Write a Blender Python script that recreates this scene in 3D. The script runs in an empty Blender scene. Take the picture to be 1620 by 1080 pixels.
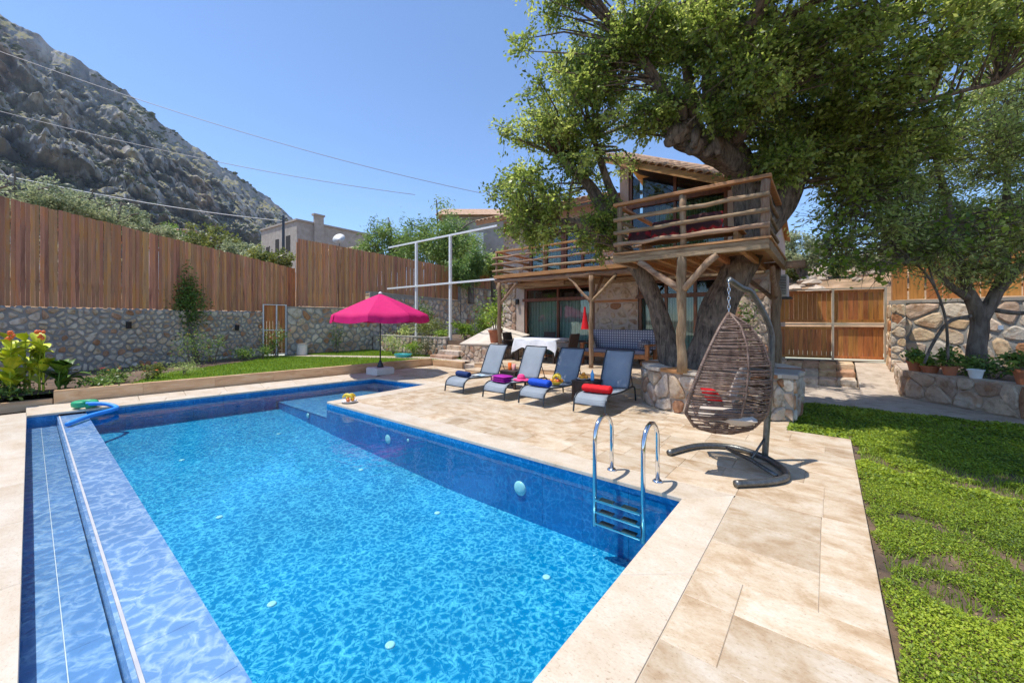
import bpy, math, random
import numpy as np
from mathutils import Vector, Matrix, noise as mnoise
R = math.radians
random.seed(7); RNG = np.random.default_rng(11)
SC = bpy.context.scene
COL = SC.collection

# ------------------------------------------------------------------ camera, sky, sun, exposure
cam_d = bpy.data.cameras.new('camera'); cam = bpy.data.objects.new('camera', cam_d); COL.objects.link(cam)
cam.location = (0, 0, 1.55); cam.rotation_euler = (R(90), 0, R(38.95))
cam_d.sensor_width = 36; cam_d.lens = 36 * 617 / 1620; cam_d.shift_y = -33 / 1620
cam_d.clip_start = .05; cam_d.clip_end = 6000
SC.camera = cam
world = bpy.data.worlds.new('World'); SC.world = world; world.use_nodes = True
wn = world.node_tree; bg = wn.nodes['Background']
sky = wn.nodes.new('ShaderNodeTexSky'); sky.sky_type = 'NISHITA'; sky.sun_disc = False
sky.sun_elevation = R(70); sky.sun_rotation = R(226); sky.air_density = 1.0; sky.dust_density = .0; sky.ozone_density = 5.0; sky.altitude = 2000
wn.links.new(sky.outputs[0], bg.inputs[0]); bg.inputs[1].default_value = .13
sun_d = bpy.data.lights.new('sun', 'SUN'); sun_d.energy = 2.85; sun_d.angle = R(.53); sun_d.color = (1, .955, .89)
sun = bpy.data.objects.new('sun', sun_d); COL.objects.link(sun)
sun.rotation_euler = Vector((.26, .25, -1)).to_track_quat('-Z', 'Y').to_euler(); sun.location = (-10, -3, 30)
SC.view_settings.view_transform = 'Standard'; SC.view_settings.look = 'None'; SC.view_settings.gamma = 1
SC.view_settings.exposure = .98
SC.cycles.max_bounces = 7; SC.cycles.diffuse_bounces = 4; SC.cycles.glossy_bounces = 3
SC.cycles.transmission_bounces = 3; SC.cycles.transparent_max_bounces = 10
SC.cycles.use_denoising = True

# ------------------------------------------------------------------ helpers
AX = (.7777, -.6287); AY = (.6287, .7777)
def pl(right, ahead, z=0.0):              # metres to the right / ahead of the standing point -> site coordinates
    return Vector((AX[0]*right + AX[1]*ahead, AY[0]*right + AY[1]*ahead, z))

class MB:
    def __init__(s): s.v = []; s.f = []
    def add(s, vs, fs):
        n = len(s.v); s.v += [tuple(p) for p in vs]; s.f += [tuple(i + n for i in q) for q in fs]; return s
    def box(s, c, d, rz=0, m=None):
        x, y, z = d[0]/2, d[1]/2, d[2]/2
        vs = [Vector(p) for p in ((-x,-y,-z),(x,-y,-z),(x,y,-z),(-x,y,-z),(-x,-y,z),(x,-y,z),(x,y,z),(-x,y,z))]
        mt = Matrix.Translation(c) @ (m if m is not None else Matrix.Rotation(rz, 4, 'Z'))
        return s.add([mt @ p for p in vs], [(3,2,1,0),(4,5,6,7),(0,1,5,4),(1,2,6,5),(2,3,7,6),(3,0,4,7)])
    def b2(s, a, b): return s.box([(a[i]+b[i])/2 for i in range(3)], [abs(b[i]-a[i]) for i in range(3)])
    def cham(s, x0, x1, y0, y1, z0, z1, c=.006, jz=0):
        zs = [z1 + random.uniform(-jz, jz) for _ in range(4)]
        vs = [(x0,y0,z0),(x1,y0,z0),(x1,y1,z0),(x0,y1,z0),(x0,y0,z1-c),(x1,y0,z1-c),(x1,y1,z1-c),(x0,y1,z1-c),
              (x0+c,y0+c,zs[0]),(x1-c,y0+c,zs[1]),(x1-c,y1-c,zs[2]),(x0+c,y1-c,zs[3])]
        return s.add(vs, [(0,1,5,4),(1,2,6,5),(2,3,7,6),(3,0,4,7),(4,5,9,8),(5,6,10,9),(6,7,11,10),(7,4,8,11),(8,9,10,11)])
    def beam(s, a, b, w, h):
        a, b = Vector(a), Vector(b); d = b - a; L = d.length
        q = d.to_track_quat('Y', 'Z').to_matrix().to_4x4()
        return s.box((a+b)/2, (w, L, h), m=q)
    def tube(s, pts, r, n=8, cap=True, wob=0, flat=1.0, ridge=0):
        pts = [Vector(p) for p in pts]; k = len(pts)
        rs = [r]*k if not hasattr(r, '__len__') else r
        t = (pts[1]-pts[0]).normalized(); up = Vector((0,0,1)) if abs(t.z) < .9 else Vector((1,0,0))
        u = t.cross(up).normalized(); base = len(s.v)
        for i, p in enumerate(pts):
            t2 = (pts[min(i+1,k-1)] - pts[max(i-1,0)])
            if t2.length > 1e-9: t = t2.normalized()
            u = (u - t*u.dot(t)); u = u.normalized() if u.length > 1e-6 else t.orthogonal().normalized()
            w = t.cross(u)
            for j in range(n):
                a = 2*math.pi*j/n; rr = rs[i]
                if wob: rr *= 1 + wob*mnoise.noise(Vector((p.x*2.1 + 3*math.cos(a), p.y*2.1 + 3*math.sin(a), p.z*1.6)))
                if ridge and rr > .05: rr *= 1 + ridge*abs(mnoise.noise(Vector((4.5*math.cos(a), 4.5*math.sin(a), p.z*1.1+p.x)))) - ridge*.4*abs(mnoise.noise(Vector((9*math.cos(a), 9*math.sin(a), p.z*2.3))))
                s.v.append(tuple(p + u*math.cos(a)*rr + w*math.sin(a)*rr*flat))
        for i in range(k-1):
            for j in range(n):
                a = base+i*n+j; b = base+i*n+(j+1) % n
                s.f.append((a, b, b+n, a+n))
        if cap:
            s.f.append(tuple(base+j for j in reversed(range(n)))); s.f.append(tuple(base+(k-1)*n+j for j in range(n)))
        return s
    def lathe(s, prof, n=16, c=(0,0,0), sx=1, sy=1):
        base = len(s.v)
        for r, z in prof:
            for j in range(n):
                a = 2*math.pi*j/n; s.v.append((c[0]+r*sx*math.cos(a), c[1]+r*sy*math.sin(a), c[2]+z))
        for i in range(len(prof)-1):
            for j in range(n):
                a = base+i*n+j; b = base+i*n+(j+1) % n; s.f.append((a, b, b+n, a+n))
        s.f.append(tuple(base+j for j in reversed(range(n)))); s.f.append(tuple(base+(len(prof)-1)*n+j for j in range(n)))
        return s
    def ball(s, c, r, n=8, m=5, sz=1):
        return s.lathe([(max(r*math.sin(math.pi*i/m), r*.05), -r*sz*math.cos(math.pi*i/m)) for i in range(m+1)], n, c)
    def grid(s, fn, nu, nv):
        base = len(s.v)
        for i in range(nu+1):
            for j in range(nv+1): s.v.append(tuple(fn(i/nu, j/nv)))
        for i in range(nu):
            for j in range(nv):
                a = base+i*(nv+1)+j; s.f.append((a, a+nv+1, a+nv+2, a+1))
        return s
    def mesh(s, name, mat, smooth=False):
        me = bpy.data.meshes.new(name); me.from_pydata(s.v, [], s.f); me.update()
        if mat: me.materials.append(mat)
        if smooth: me.polygons.foreach_set('use_smooth', [True]*len(me.polygons))
        return me
    def build(s, name, mat, parent=None, smooth=False, bevel=0, loc=None):
        o = ob(name, s.mesh(name, mat, smooth), parent)
        if loc is not None: o.location = loc
        if bevel:
            b = o.modifiers.new('b', 'BEVEL'); b.width = bevel; b.segments = 2; b.limit_method = 'ANGLE'; b.angle_limit = R(40)
        return o

def ob(name, me, parent=None, loc=None, rot=None, scale=None):
    o = bpy.data.objects.new(name, me); COL.objects.link(o)
    if parent is not None: o.parent = parent
    if loc is not None: o.location = loc
    if rot is not None: o.rotation_euler = rot
    if scale is not None: o.scale = scale
    return o
def tag(o, label, cat, group=None, kind=None):
    o['label'] = label; o['category'] = cat
    if group: o['group'] = group
    if kind: o['kind'] = kind
    return o
def thing(name, label, cat, loc=(0,0,0), rz=0, group=None):
    o = bpy.data.objects.new(name, None); COL.objects.link(o); o.location = loc; o.rotation_euler = (0,0,rz)
    o.empty_display_size = .1
    return tag(o, label, cat, group)
def struct(o): o['kind'] = 'structure'; return o
def copy_tree(o, parent=None):
    c = o.copy(); COL.objects.link(c); c.parent = parent
    for ch in list(o.children): copy_tree(ch, c)
    return c
def fastmesh(name, V, Fc, mat, tint=None, smooth=False):
    V = np.asarray(V, dtype=np.float32); Fc = np.asarray(Fc, dtype=np.int32); m, k = Fc.shape
    me = bpy.data.meshes.new(name)
    me.vertices.add(len(V)); me.vertices.foreach_set('co', V.ravel())
    me.loops.add(m*k); me.loops.foreach_set('vertex_index', Fc.ravel())
    me.polygons.add(m); me.polygons.foreach_set('loop_start', np.arange(m, dtype=np.int32)*k)
    if smooth: me.polygons.foreach_set('use_smooth', np.ones(m, dtype=bool))
    me.update(calc_edges=True)
    if tint is not None:
        at = me.attributes.new('tint', 'FLOAT', 'FACE'); at.data.foreach_set('value', np.asarray(tint, dtype=np.float32))
    me.materials.append(mat)
    return me

# ------------------------------------------------------------------ materials
def nt(name):
    m = bpy.data.materials.new(name); m.use_nodes = True; t = m.node_tree
    return m, t, t.nodes['Principled BSDF'], t.nodes, t.links
def ramp(N, cols):
    r = N.new('ShaderNodeValToRGB'); e = r.color_ramp.elements
    while len(e) < len(cols): e.new(.5)
    for i, (p, c) in enumerate(cols): e[i].position = p; e[i].color = (*c, 1)
    return r
def coords(N, L, stretch=(1,1,1), rnd=True, kind='Object'):
    tc = N.new('ShaderNodeTexCoord'); mp = N.new('ShaderNodeMapping'); mp.inputs['Scale'].default_value = stretch
    L.new(tc.outputs[kind], mp.inputs[0])
    if rnd:
        oi = N.new('ShaderNodeObjectInfo'); mu = N.new('ShaderNodeVectorMath'); mu.operation = 'SCALE'; mu.inputs[0].default_value = (31, 57, 83)
        L.new(oi.outputs['Random'], mu.inputs['Scale']); L.new(mu.outputs[0], mp.inputs['Location'])
    return mp
def NZ(N, L, co, scale, detail=5, rough=.55, dist=0):
    n = N.new('ShaderNodeTexNoise'); n.inputs['Scale'].default_value = scale; n.inputs['Detail'].default_value = detail
    n.inputs['Roughness'].default_value = rough; n.inputs['Distortion'].default_value = dist
    L.new(co.outputs[0], n.inputs['Vector']); return n
def surf(name, cols, scale=3, stretch=(1,1,1), rough=.7, metal=0, var=.12, bump=.2, bscale=None, detail=6, dist=0, spec=.4, rnd=True, hue=0, nrough=.55):
    """procedural surface: noise-driven colour ramp, per-object brightness spread, noise relief"""
    m, t, P, N, L = nt(name)
    co = coords(N, L, stretch, rnd); n = NZ(N, L, co, scale, detail, nrough, dist)
    if len(cols) == 1: cols = [cols[0], tuple(c*.8 for c in cols[0])]
    if not hasattr(cols[0][1], '__len__'):
        k = len(cols); cols = [(.28 + .44*i/(k-1), c) for i, c in enumerate(cols)]
    r = ramp(N, cols); L.new(n.outputs[0], r.inputs[0]); out = r.outputs[0]
    if var:
        oi = N.new('ShaderNodeObjectInfo'); mr = N.new('ShaderNodeMapRange'); mr.inputs[3].default_value = 1-var; mr.inputs[4].default_value = 1+var
        hs = N.new('ShaderNodeHueSaturation'); L.new(oi.outputs['Random'], mr.inputs[0]); L.new(mr.outputs[0], hs.inputs['Value']); L.new(out, hs.inputs['Color'])
        if hue:
            m2 = N.new('ShaderNodeMapRange'); m2.inputs[3].default_value = .5-hue; m2.inputs[4].default_value = .5+hue
            fr = N.new('ShaderNodeMath'); fr.operation = 'MULTIPLY'; fr.inputs[1].default_value = 7.31; f2 = N.new('ShaderNodeMath'); f2.operation = 'FRACT'
            L.new(oi.outputs['Random'], fr.inputs[0]); L.new(fr.outputs[0], f2.inputs[0]); L.new(f2.outputs[0], m2.inputs[0]); L.new(m2.outputs[0], hs.inputs['Hue'])
        out = hs.outputs[0]
    L.new(out, P.inputs['Base Color'])
    P.inputs['Roughness'].default_value = rough; P.inputs['Metallic'].default_value = metal; P.inputs['Specular IOR Level'].default_value = spec
    if bump:
        b = N.new('ShaderNodeBump'); b.inputs['Strength'].default_value = bump; b.inputs['Distance'].default_value = .02
        n2 = NZ(N, L, co, bscale or scale*4, 6, .6); L.new(n2.outputs[0], b.inputs['Height']); L.new(b.outputs[0], P.inputs['Normal'])
    return m
def plain(name, c, rough=.6, metal=0, spec=.5, bump=0, bscale=60, emit=None):
    m = surf(name, [tuple(x*.93 for x in c), tuple(min(1, x*1.06) for x in c)], 9, rough=rough, metal=metal, var=0, bump=bump, bscale=bscale, spec=spec)
    return m
def leafmat(name, cols, trans=.35, rough=.45):
    m, t, P, N, L = nt(name)
    a = N.new('ShaderNodeAttribute'); a.attribute_name = 'tint'
    r = ramp(N, [(i/(len(cols)-1), c) for i, c in enumerate(cols)]); L.new(a.outputs['Fac'], r.inputs[0])
    L.new(r.outputs[0], P.inputs['Base Color']); P.inputs['Roughness'].default_value = rough; P.inputs['Specular IOR Level'].default_value = .5
    tr = N.new('ShaderNodeBsdfTranslucent'); mx = N.new('ShaderNodeMixShader'); mx.inputs[0].default_value = trans
    hs = N.new('ShaderNodeHueSaturation'); hs.inputs['Hue'].default_value = .485; hs.inputs['Value'].default_value = 1.75; L.new(r.outputs[0], hs.inputs['Color']); L.new(hs.outputs[0], tr.inputs[0])
    L.new(P.outputs[0], mx.inputs[1]); L.new(tr.outputs[0], mx.inputs[2]); L.new(mx.outputs[0], N['Material Output'].inputs[0])
    return m

T = {}
T['kerb'] = surf('kerb_travertine', [(.3,(.48,.28,.145)),(.5,(.64,.41,.225)),(.7,(.70,.50,.31))], 2.2, (1,1,5), .45, var=.06, bump=.05, bscale=30, dist=.8)
def travertine(name, cols, scale, st, var):
    m = surf(name, cols, scale, st, .5, var=var, bump=.06, bscale=30, dist=.25, nrough=.68, detail=9); t = m.node_tree; N, L = t.nodes, t.links; P = N['Principled BSDF']
    src = P.inputs['Base Color'].links[0].from_socket; co = coords(N, L, (1,1.6,1)); v = NZ(N, L, co, 55, 4, .7); r = ramp(N, [(.30,(.55,.45,.36)),(.40,(.93,.91,.88)),(.55,(1,1,1)),(.72,(1.05,1.05,1.05))]); L.new(v.outputs[0], r.inputs[0])
    mx = N.new('ShaderNodeMix'); mx.data_type = 'RGBA'; mx.blend_type = 'MULTIPLY'; mx.inputs[0].default_value = .8; L.new(src, mx.inputs[6]); L.new(r.outputs[0], mx.inputs[7]); L.new(mx.outputs[2], P.inputs['Base Color']); return m
T['travertine'] = travertine('travertine_slab', [(.30,(.35,.225,.125)),(.42,(.47,.34,.215)),(.52,(.56,.445,.315)),(.68,(.65,.56,.445))], 3.2, (1.0,1.5,1), .10)
T['coping'] = travertine('coping_slab', [(.30,(.50,.39,.27)),(.45,(.58,.48,.365)),(.62,(.64,.56,.455))], 2.2, (1,1.7,1), .05)
T['mortar'] = surf('mortar', [(.26,.24,.215),(.34,.315,.28),(.42,.39,.34)], 6, rough=.9, var=0, bump=.6, bscale=45)
T['mortar_warm'] = surf('mortar_warm', [(.40,.31,.235),(.52,.42,.33)], 5, rough=.9, var=0, bump=.6, bscale=40)
def stonemat(name, cols):
    m, t, P, N, L = nt(name)
    co = coords(N, L, (1,1,1)); n = NZ(N, L, co, 5, 7, .65); oi = N.new('ShaderNodeObjectInfo')
    r = ramp(N, [(i/(len(cols)-1), c) for i, c in enumerate(cols)]); L.new(oi.outputs['Random'], r.inputs[0])
    r2 = ramp(N, [(.34,(.50,.40,.30)),(.5,(.92,.9,.88)),(.68,(1.15,1.12,1.08))]); L.new(n.outputs[0], r2.inputs[0])
    mx = N.new('ShaderNodeMix'); mx.data_type = 'RGBA'; mx.blend_type = 'MULTIPLY'; mx.inputs[0].default_value = .9
    L.new(r.outputs[0], mx.inputs[6]); L.new(r2.outputs[0], mx.inputs[7])
    n3 = NZ(N, L, co, 3.2, 4); r3 = ramp(N, [(.56,(0,0,0)),(.66,(1,1,1))]); L.new(n3.outputs[0], r3.inputs[0])
    m2 = N.new('ShaderNodeMix'); m2.data_type = 'RGBA'; L.new(r3.outputs[0], m2.inputs[0]); L.new(mx.outputs[2], m2.inputs[6]); m2.inputs[7].default_value = (.36,.17,.075,1)
    fm = N.new('ShaderNodeMath'); fm.operation = 'MULTIPLY'; fm.inputs[1].default_value = .6; L.new(r3.outputs[0], fm.inputs[0]); L.new(fm.outputs[0], m2.inputs[0])
    L.new(m2.outputs[2], P.inputs['Base Color']); P.inputs['Roughness'].default_value = .85
    b = N.new('ShaderNodeBump'); b.inputs['Strength'].default_value = .7; b.inputs['Distance'].default_value = .03
    n2 = NZ(N, L, co, 14, 7, .65); L.new(n2.outputs[0], b.inputs['Height']); L.new(b.outputs[0], P.inputs['Normal'])
    return m
T['stone'] = stonemat('rubble_stone', [(.56,.50,.42),(.76,.65,.48),(.66,.45,.25),(.82,.72,.58),(.50,.22,.085),(.60,.52,.42),(.74,.54,.33)])
T['stone_warm'] = stonemat('house_stone', [(.58,.49,.40),(.56,.43,.30),(.62,.54,.45),(.36,.17,.085),(.60,.50,.39),(.55,.46,.38)])
def woodmat(name, c, rough=.65, var=.25, grain=(9,9,.8), hue=.012):
    return surf(name, [(.28, tuple(x*.52 for x in c)), (.46, c), (.66, tuple(min(1, x*1.28) for x in c))], 2.4, grain, rough, var=var, bump=.25, bscale=9, hue=hue)
T['fence'] = surf('fence_timber', [(.25,(.21,.09,.048)),(.38,(.44,.205,.105)),(.50,(.54,.26,.13)),(.62,(.62,.265,.085)),(.75,(.58,.34,.20))], 1.1, (5,5,.8), .65, var=.2, bump=.25, bscale=9, hue=.014)
T['gatewood'] = woodmat('gate_timber', (.47,.19,.052), .5, .16)
LW = [(.26,(.07,.038,.022)),(.36,(.19,.11,.06)),(.5,(.30,.19,.11)),(.64,(.38,.26,.16)),(.76,(.50,.39,.28))]
T['log'] = surf('weathered_log', LW, 2.2, (1.1,8,8), .85, var=.2, bump=.7, bscale=7, hue=.01, nrough=.7); T['log_z'] = surf('weathered_post', LW, 2.2, (8,8,1.1), .85, var=.2, bump=.7, bscale=7, hue=.01, nrough=.7)
T['beam'] = woodmat('balcony_timber', (.44,.21,.078), .6, .16, (.9,7,7))
T['darkwood'] = woodmat('door_timber', (.16,.062,.026), .4, .1, (6,6,1.2))
T['sofawood'] = woodmat('sofa_timber', (.36,.13,.045), .45, .1, (5,5,5))
T['bark'] = surf('oak_bark', [(.34,(.03,.022,.017)),(.47,(.13,.095,.068)),(.6,(.23,.17,.12)),(.75,(.36,.27,.19))], 5.5, (2.2,2.2,.55), .9, var=0, bump=1.0, bscale=7, dist=.9, nrough=.65)
T['bark2'] = surf('olive_bark', [(.05,.04,.03),(.16,.125,.095),(.24,.2,.16)], 6, (2,2,.6), .9, var=0, bump=.9, bscale=12, dist=.6)
T['plaster'] = surf('wall_plaster', [(.46,.36,.29),(.56,.46,.38)], 3, rough=.9, var=.05, bump=.3, bscale=40)
T['concrete'] = surf('bare_concrete', [(.32,.28,.235),(.46,.41,.35)], 2.5, rough=.9, var=.06, bump=.3, bscale=25)
T['whitewall'] = surf('white_wall', [(.6,.58,.54),(.72,.7,.66)], 2.5, rough=.85, var=.04, bump=.2, bscale=25)
T['steel_white'] = plain('white_painted_steel', (.78,.78,.76), .4)
T['chrome'] = surf('polished_steel', [(.62,.63,.64),(.75,.75,.75)], 4, rough=.1, metal=1, var=0, bump=.03, bscale=90)
T['grey_metal'] = plain('dark_grey_metal', (.055,.06,.066), .38, .6)
T['stand_metal'] = surf('stand_metal', [(.10,.10,.095),(.20,.20,.19)], 30, rough=.35, metal=.7, var=0, bump=.15, bscale=120)
T['black'] = plain('black_plastic', (.012,.012,.013), .45)
T['rubber'] = plain('black_rubber', (.02,.02,.022), .6)
T['wicker'] = surf('dark_wicker', [(.028,.016,.012),(.075,.048,.036)], 60, (1,1,1), .5, var=.1, bump=.7, bscale=70)
T['rattan'] = surf('brown_rattan', [(.07,.038,.026),(.18,.11,.078),(.30,.21,.165)], 18, rough=.42, var=0, bump=.3, bscale=90)
T['terracotta'] = surf('terracotta', [(.38,.12,.055),(.5,.18,.085)], 6, rough=.8, var=.1, bump=.2)
T['soil'] = surf('soil', [(.3,(.055,.042,.034)),(.48,(.13,.088,.06)),(.62,(.20,.13,.085)),(.75,(.24,.18,.13))], 2.2, rough=.95, var=0, bump=.8, bscale=40, nrough=.7)
T['path'] = surf('pale_gravel_path', [(.3,(.34,.265,.2)),(.5,(.50,.41,.32)),(.7,(.58,.49,.4))], 4, rough=.92, var=0, bump=.8, bscale=70, nrough=.7)
T['dry'] = surf('dry_hillside', [(.3,(.12,.10,.045)),(.45,(.26,.165,.09)),(.6,(.40,.25,.14)),(.72,(.48,.37,.26))], 1.1, rough=.95, var=0, bump=.8, bscale=3, nrough=.7)
T['rock'] = surf('pale_rock', [(.42,.32,.23),(.56,.46,.35)], 4, rough=.9, var=.25, bump=.6, bscale=12)
T['rooftile'] = surf('old_roof_tile', [(.27,.15,.09),(.45,.28,.17),(.52,.38,.26)], 5, rough=.8, var=.2, bump=.3, bscale=20)
T['grass'] = leafmat('grass_blades', [(.10,.17,.012),(.22,.33,.02),(.36,.46,.05)], .3)
T['clover'] = leafmat('clover_leaves', [(.05,.10,.010),(.16,.24,.014),(.31,.40,.022),(.47,.53,.05)], .35, .6)
T['oakleaf'] = leafmat('oak_leaves', [(.07,.115,.02),(.165,.235,.04),(.29,.365,.075),(.46,.52,.15)], .55, .38)
T['oliveleaf'] = leafmat('olive_leaves', [(.15,.21,.055),(.31,.39,.11),(.48,.55,.22)], .55)
T['olive_far'] = leafmat('far_olive_leaves', [(.15,.185,.085),(.28,.32,.165),(.42,.45,.27)], .4)
T['greenleaf'] = leafmat('green_leaves', [(.035,.08,.016),(.09,.17,.028),(.16,.26,.045),(.24,.34,.07)], .35)
T['pepperleaf'] = leafmat('pepper_tree_leaves', [(.08,.15,.035),(.16,.26,.06),(.27,.37,.10)], .4)
T['vineleaf'] = leafmat('vine_leaves', [(.09,.17,.018),(.18,.29,.03),(.30,.40,.06)], .5)
T['yellowleaf'] = leafmat('yellow_green_leaves', [(.09,.12,.02),(.17,.2,.04),(.26,.28,.07)], .3)
T['drygrassleaf'] = leafmat('dry_scrub', [(.07,.08,.025),(.12,.13,.045),(.2,.17,.08)], .2)
def flat(name, c, rough=.75, bump=.25, bscale=160): return plain(name, c, rough, 0, .25, bump, bscale)
T['pink'] = flat('magenta_canvas', (.60,.008,.13), .7)
T['red'] = flat('red_cloth', (.62,.012,.018)); T['blue'] = flat('royal_blue_cloth', (.012,.075,.5)); T['navy'] = flat('navy_cloth', (.012,.035,.13))
T['purple'] = flat('purple_cloth', (.33,.014,.28)); T['hatpink'] = flat('pink_straw', (.85,.075,.25), .8)
T['whitecloth'] = flat('white_cloth', (.78,.78,.8)); T['cream'] = flat('cream_cloth', (.50,.44,.38))
T['green_t'] = plain('green_foam', (.02,.36,.16), .5, bump=.2, bscale=30); T['blue_t'] = plain('blue_foam', (.03,.28,.78), .5, bump=.2, bscale=30)
T['orange'] = surf('orange_peel', [(.75,.25,.02),(.85,.38,.03)], 6, rough=.4, var=.1, bump=.2, bscale=80)
T['apple'] = surf('red_apple_skin', [(.5,.03,.02),(.7,.22,.05)], 4, rough=.3, var=.1, bump=0); T['banana'] = surf('yellow_skin', [(.75,.5,.03),(.85,.63,.07)], 5, rough=.45, var=.1, bump=0)
T['plate'] = plain('white_ceramic', (.8,.8,.78), .15); T['tealplastic'] = plain('teal_plastic', (.03,.36,.38), .4)
T['sling'] = surf('grey_blue_sling', [(.22,.25,.285),(.29,.325,.36)], 3, rough=.62, var=.04, bump=.35, bscale=260)
T['flower_red'] = plain('red_petals', (.7,.03,.03), .6); T['flower_pink'] = plain('magenta_petals', (.75,.03,.22), .6); T['flower_orange'] = plain('orange_petals', (.8,.16,.03), .6)
T['flower_yellow'] = plain('yellow_petals', (.8,.6,.05), .6); T['wire'] = plain('cable', (.25,.26,.28), .6); T['wire_pale'] = plain('pale_cable', (.6,.6,.58), .6)

def pattern_mat(name, a, b, s, mode):
    """woven two-colour print"""
    m, t, P, N, L = nt(name); co = coords(N, L, (1,1,1), False)
    if mode == 'check':
        w1 = N.new('ShaderNodeTexVoronoi'); w1.inputs['Scale'].default_value = s; w1.inputs['Randomness'].default_value = 0; L.new(co.outputs[0], w1.inputs['Vector'])
        r = ramp(N, [(.34, a), (.40, b)]); L.new(w1.outputs['Distance'], r.inputs[0])
    else:
        w1 = N.new('ShaderNodeTexWave'); w1.inputs['Scale'].default_value = s; w1.bands_direction = 'X'; w1.inputs['Distortion'].default_value = .6; L.new(co.outputs[0], w1.inputs['Vector'])
        r = ramp(N, [(.35, a), (.6, b)]); L.new(w1.outputs['Fac'], r.inputs[0])
    L.new(r.outputs[0], P.inputs['Base Color']); P.inputs['Roughness'].default_value = .85
    return m
T['sofaprint'] = pattern_mat('sofa_print', (.60,.60,.64), (.16,.17,.24), 14, 'check')
T['curtain'] = pattern_mat('pale_curtain', (.34,.46,.42), (.62,.70,.63), 4.2, 'stripe')
T['curtain_green'] = pattern_mat('green_curtain', (.2,.28,.13), (.36,.45,.25), 5, 'stripe')
T['curtain_blue'] = pattern_mat('dark_curtain', (.02,.028,.05), (.055,.06,.085), 5, 'stripe')

# kilim: red ground, row of cream-yellow diamonds
def kilim():
    m, t, P, N, L = nt('kilim'); co = coords(N, L, (5,5,5), False)
    v = N.new('ShaderNodeTexVoronoi'); v.distance = 'MANHATTAN'; v.inputs['Randomness'].default_value = 0; v.inputs['Scale'].default_value = 1.3
    L.new(co.outputs[0], v.inputs['Vector'])
    r = ramp(N, [(.0,(.06,.02,.02)),(.16,(.55,.4,.2)),(.28,(.5,.03,.03)),(.5,(.42,.018,.022)),(.8,(.06,.02,.02))]); L.new(v.outputs['Distance'], r.inputs[0])
    L.new(r.outputs[0], P.inputs['Base Color']); P.inputs['Roughness'].default_value = .9; return m
T['kilim'] = kilim()

# pool tiles: ripple lines on blue glaze, printed on the weir, painted caustic light on the floor, with grout lines
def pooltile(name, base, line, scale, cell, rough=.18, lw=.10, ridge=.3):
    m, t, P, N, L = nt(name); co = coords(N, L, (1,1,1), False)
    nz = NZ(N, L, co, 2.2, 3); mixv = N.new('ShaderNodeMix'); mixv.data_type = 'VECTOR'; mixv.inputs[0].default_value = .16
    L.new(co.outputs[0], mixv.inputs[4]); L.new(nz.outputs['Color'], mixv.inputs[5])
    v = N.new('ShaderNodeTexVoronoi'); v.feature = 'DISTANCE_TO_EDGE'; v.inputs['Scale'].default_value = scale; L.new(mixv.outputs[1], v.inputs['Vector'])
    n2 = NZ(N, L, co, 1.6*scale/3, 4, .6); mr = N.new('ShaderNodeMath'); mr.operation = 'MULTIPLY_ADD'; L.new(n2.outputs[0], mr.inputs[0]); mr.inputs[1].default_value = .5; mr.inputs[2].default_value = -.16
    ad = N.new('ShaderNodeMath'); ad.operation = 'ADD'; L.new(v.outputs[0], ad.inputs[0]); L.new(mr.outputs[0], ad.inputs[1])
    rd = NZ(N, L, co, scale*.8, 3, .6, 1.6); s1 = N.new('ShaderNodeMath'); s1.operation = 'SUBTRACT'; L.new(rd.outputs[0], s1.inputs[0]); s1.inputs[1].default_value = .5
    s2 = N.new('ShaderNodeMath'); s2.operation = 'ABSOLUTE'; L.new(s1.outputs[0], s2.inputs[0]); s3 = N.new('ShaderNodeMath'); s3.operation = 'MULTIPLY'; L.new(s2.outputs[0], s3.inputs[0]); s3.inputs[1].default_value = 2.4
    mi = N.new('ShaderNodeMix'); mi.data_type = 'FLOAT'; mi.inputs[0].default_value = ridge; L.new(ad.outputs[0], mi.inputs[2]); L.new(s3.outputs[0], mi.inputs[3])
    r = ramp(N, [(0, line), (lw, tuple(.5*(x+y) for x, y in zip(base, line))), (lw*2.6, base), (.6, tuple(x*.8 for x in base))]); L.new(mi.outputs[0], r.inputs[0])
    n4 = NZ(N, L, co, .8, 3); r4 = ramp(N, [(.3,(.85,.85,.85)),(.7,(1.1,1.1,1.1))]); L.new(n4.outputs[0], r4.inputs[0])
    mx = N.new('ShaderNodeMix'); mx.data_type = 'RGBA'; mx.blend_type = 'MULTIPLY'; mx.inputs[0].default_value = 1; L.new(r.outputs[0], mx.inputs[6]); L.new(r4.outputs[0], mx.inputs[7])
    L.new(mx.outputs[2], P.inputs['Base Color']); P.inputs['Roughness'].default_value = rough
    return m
T['pool_floor'] = pooltile('pool_floor_tile', (.001,.21,.42), (.28,.70,.82), 17, .25, lw=.085, ridge=.5)  # pale lines are caustic light painted into the mixed-blue tile colour
T['pool_wall'] = pooltile('pool_wall_tile', (.002,.19,.47), (.07,.38,.68), 16, .25, lw=.07)
T['weir'] = pooltile('ripple_print_tile', (.13,.26,.47), (.42,.55,.66), 10, .25, lw=.08, ridge=.35)
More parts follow.
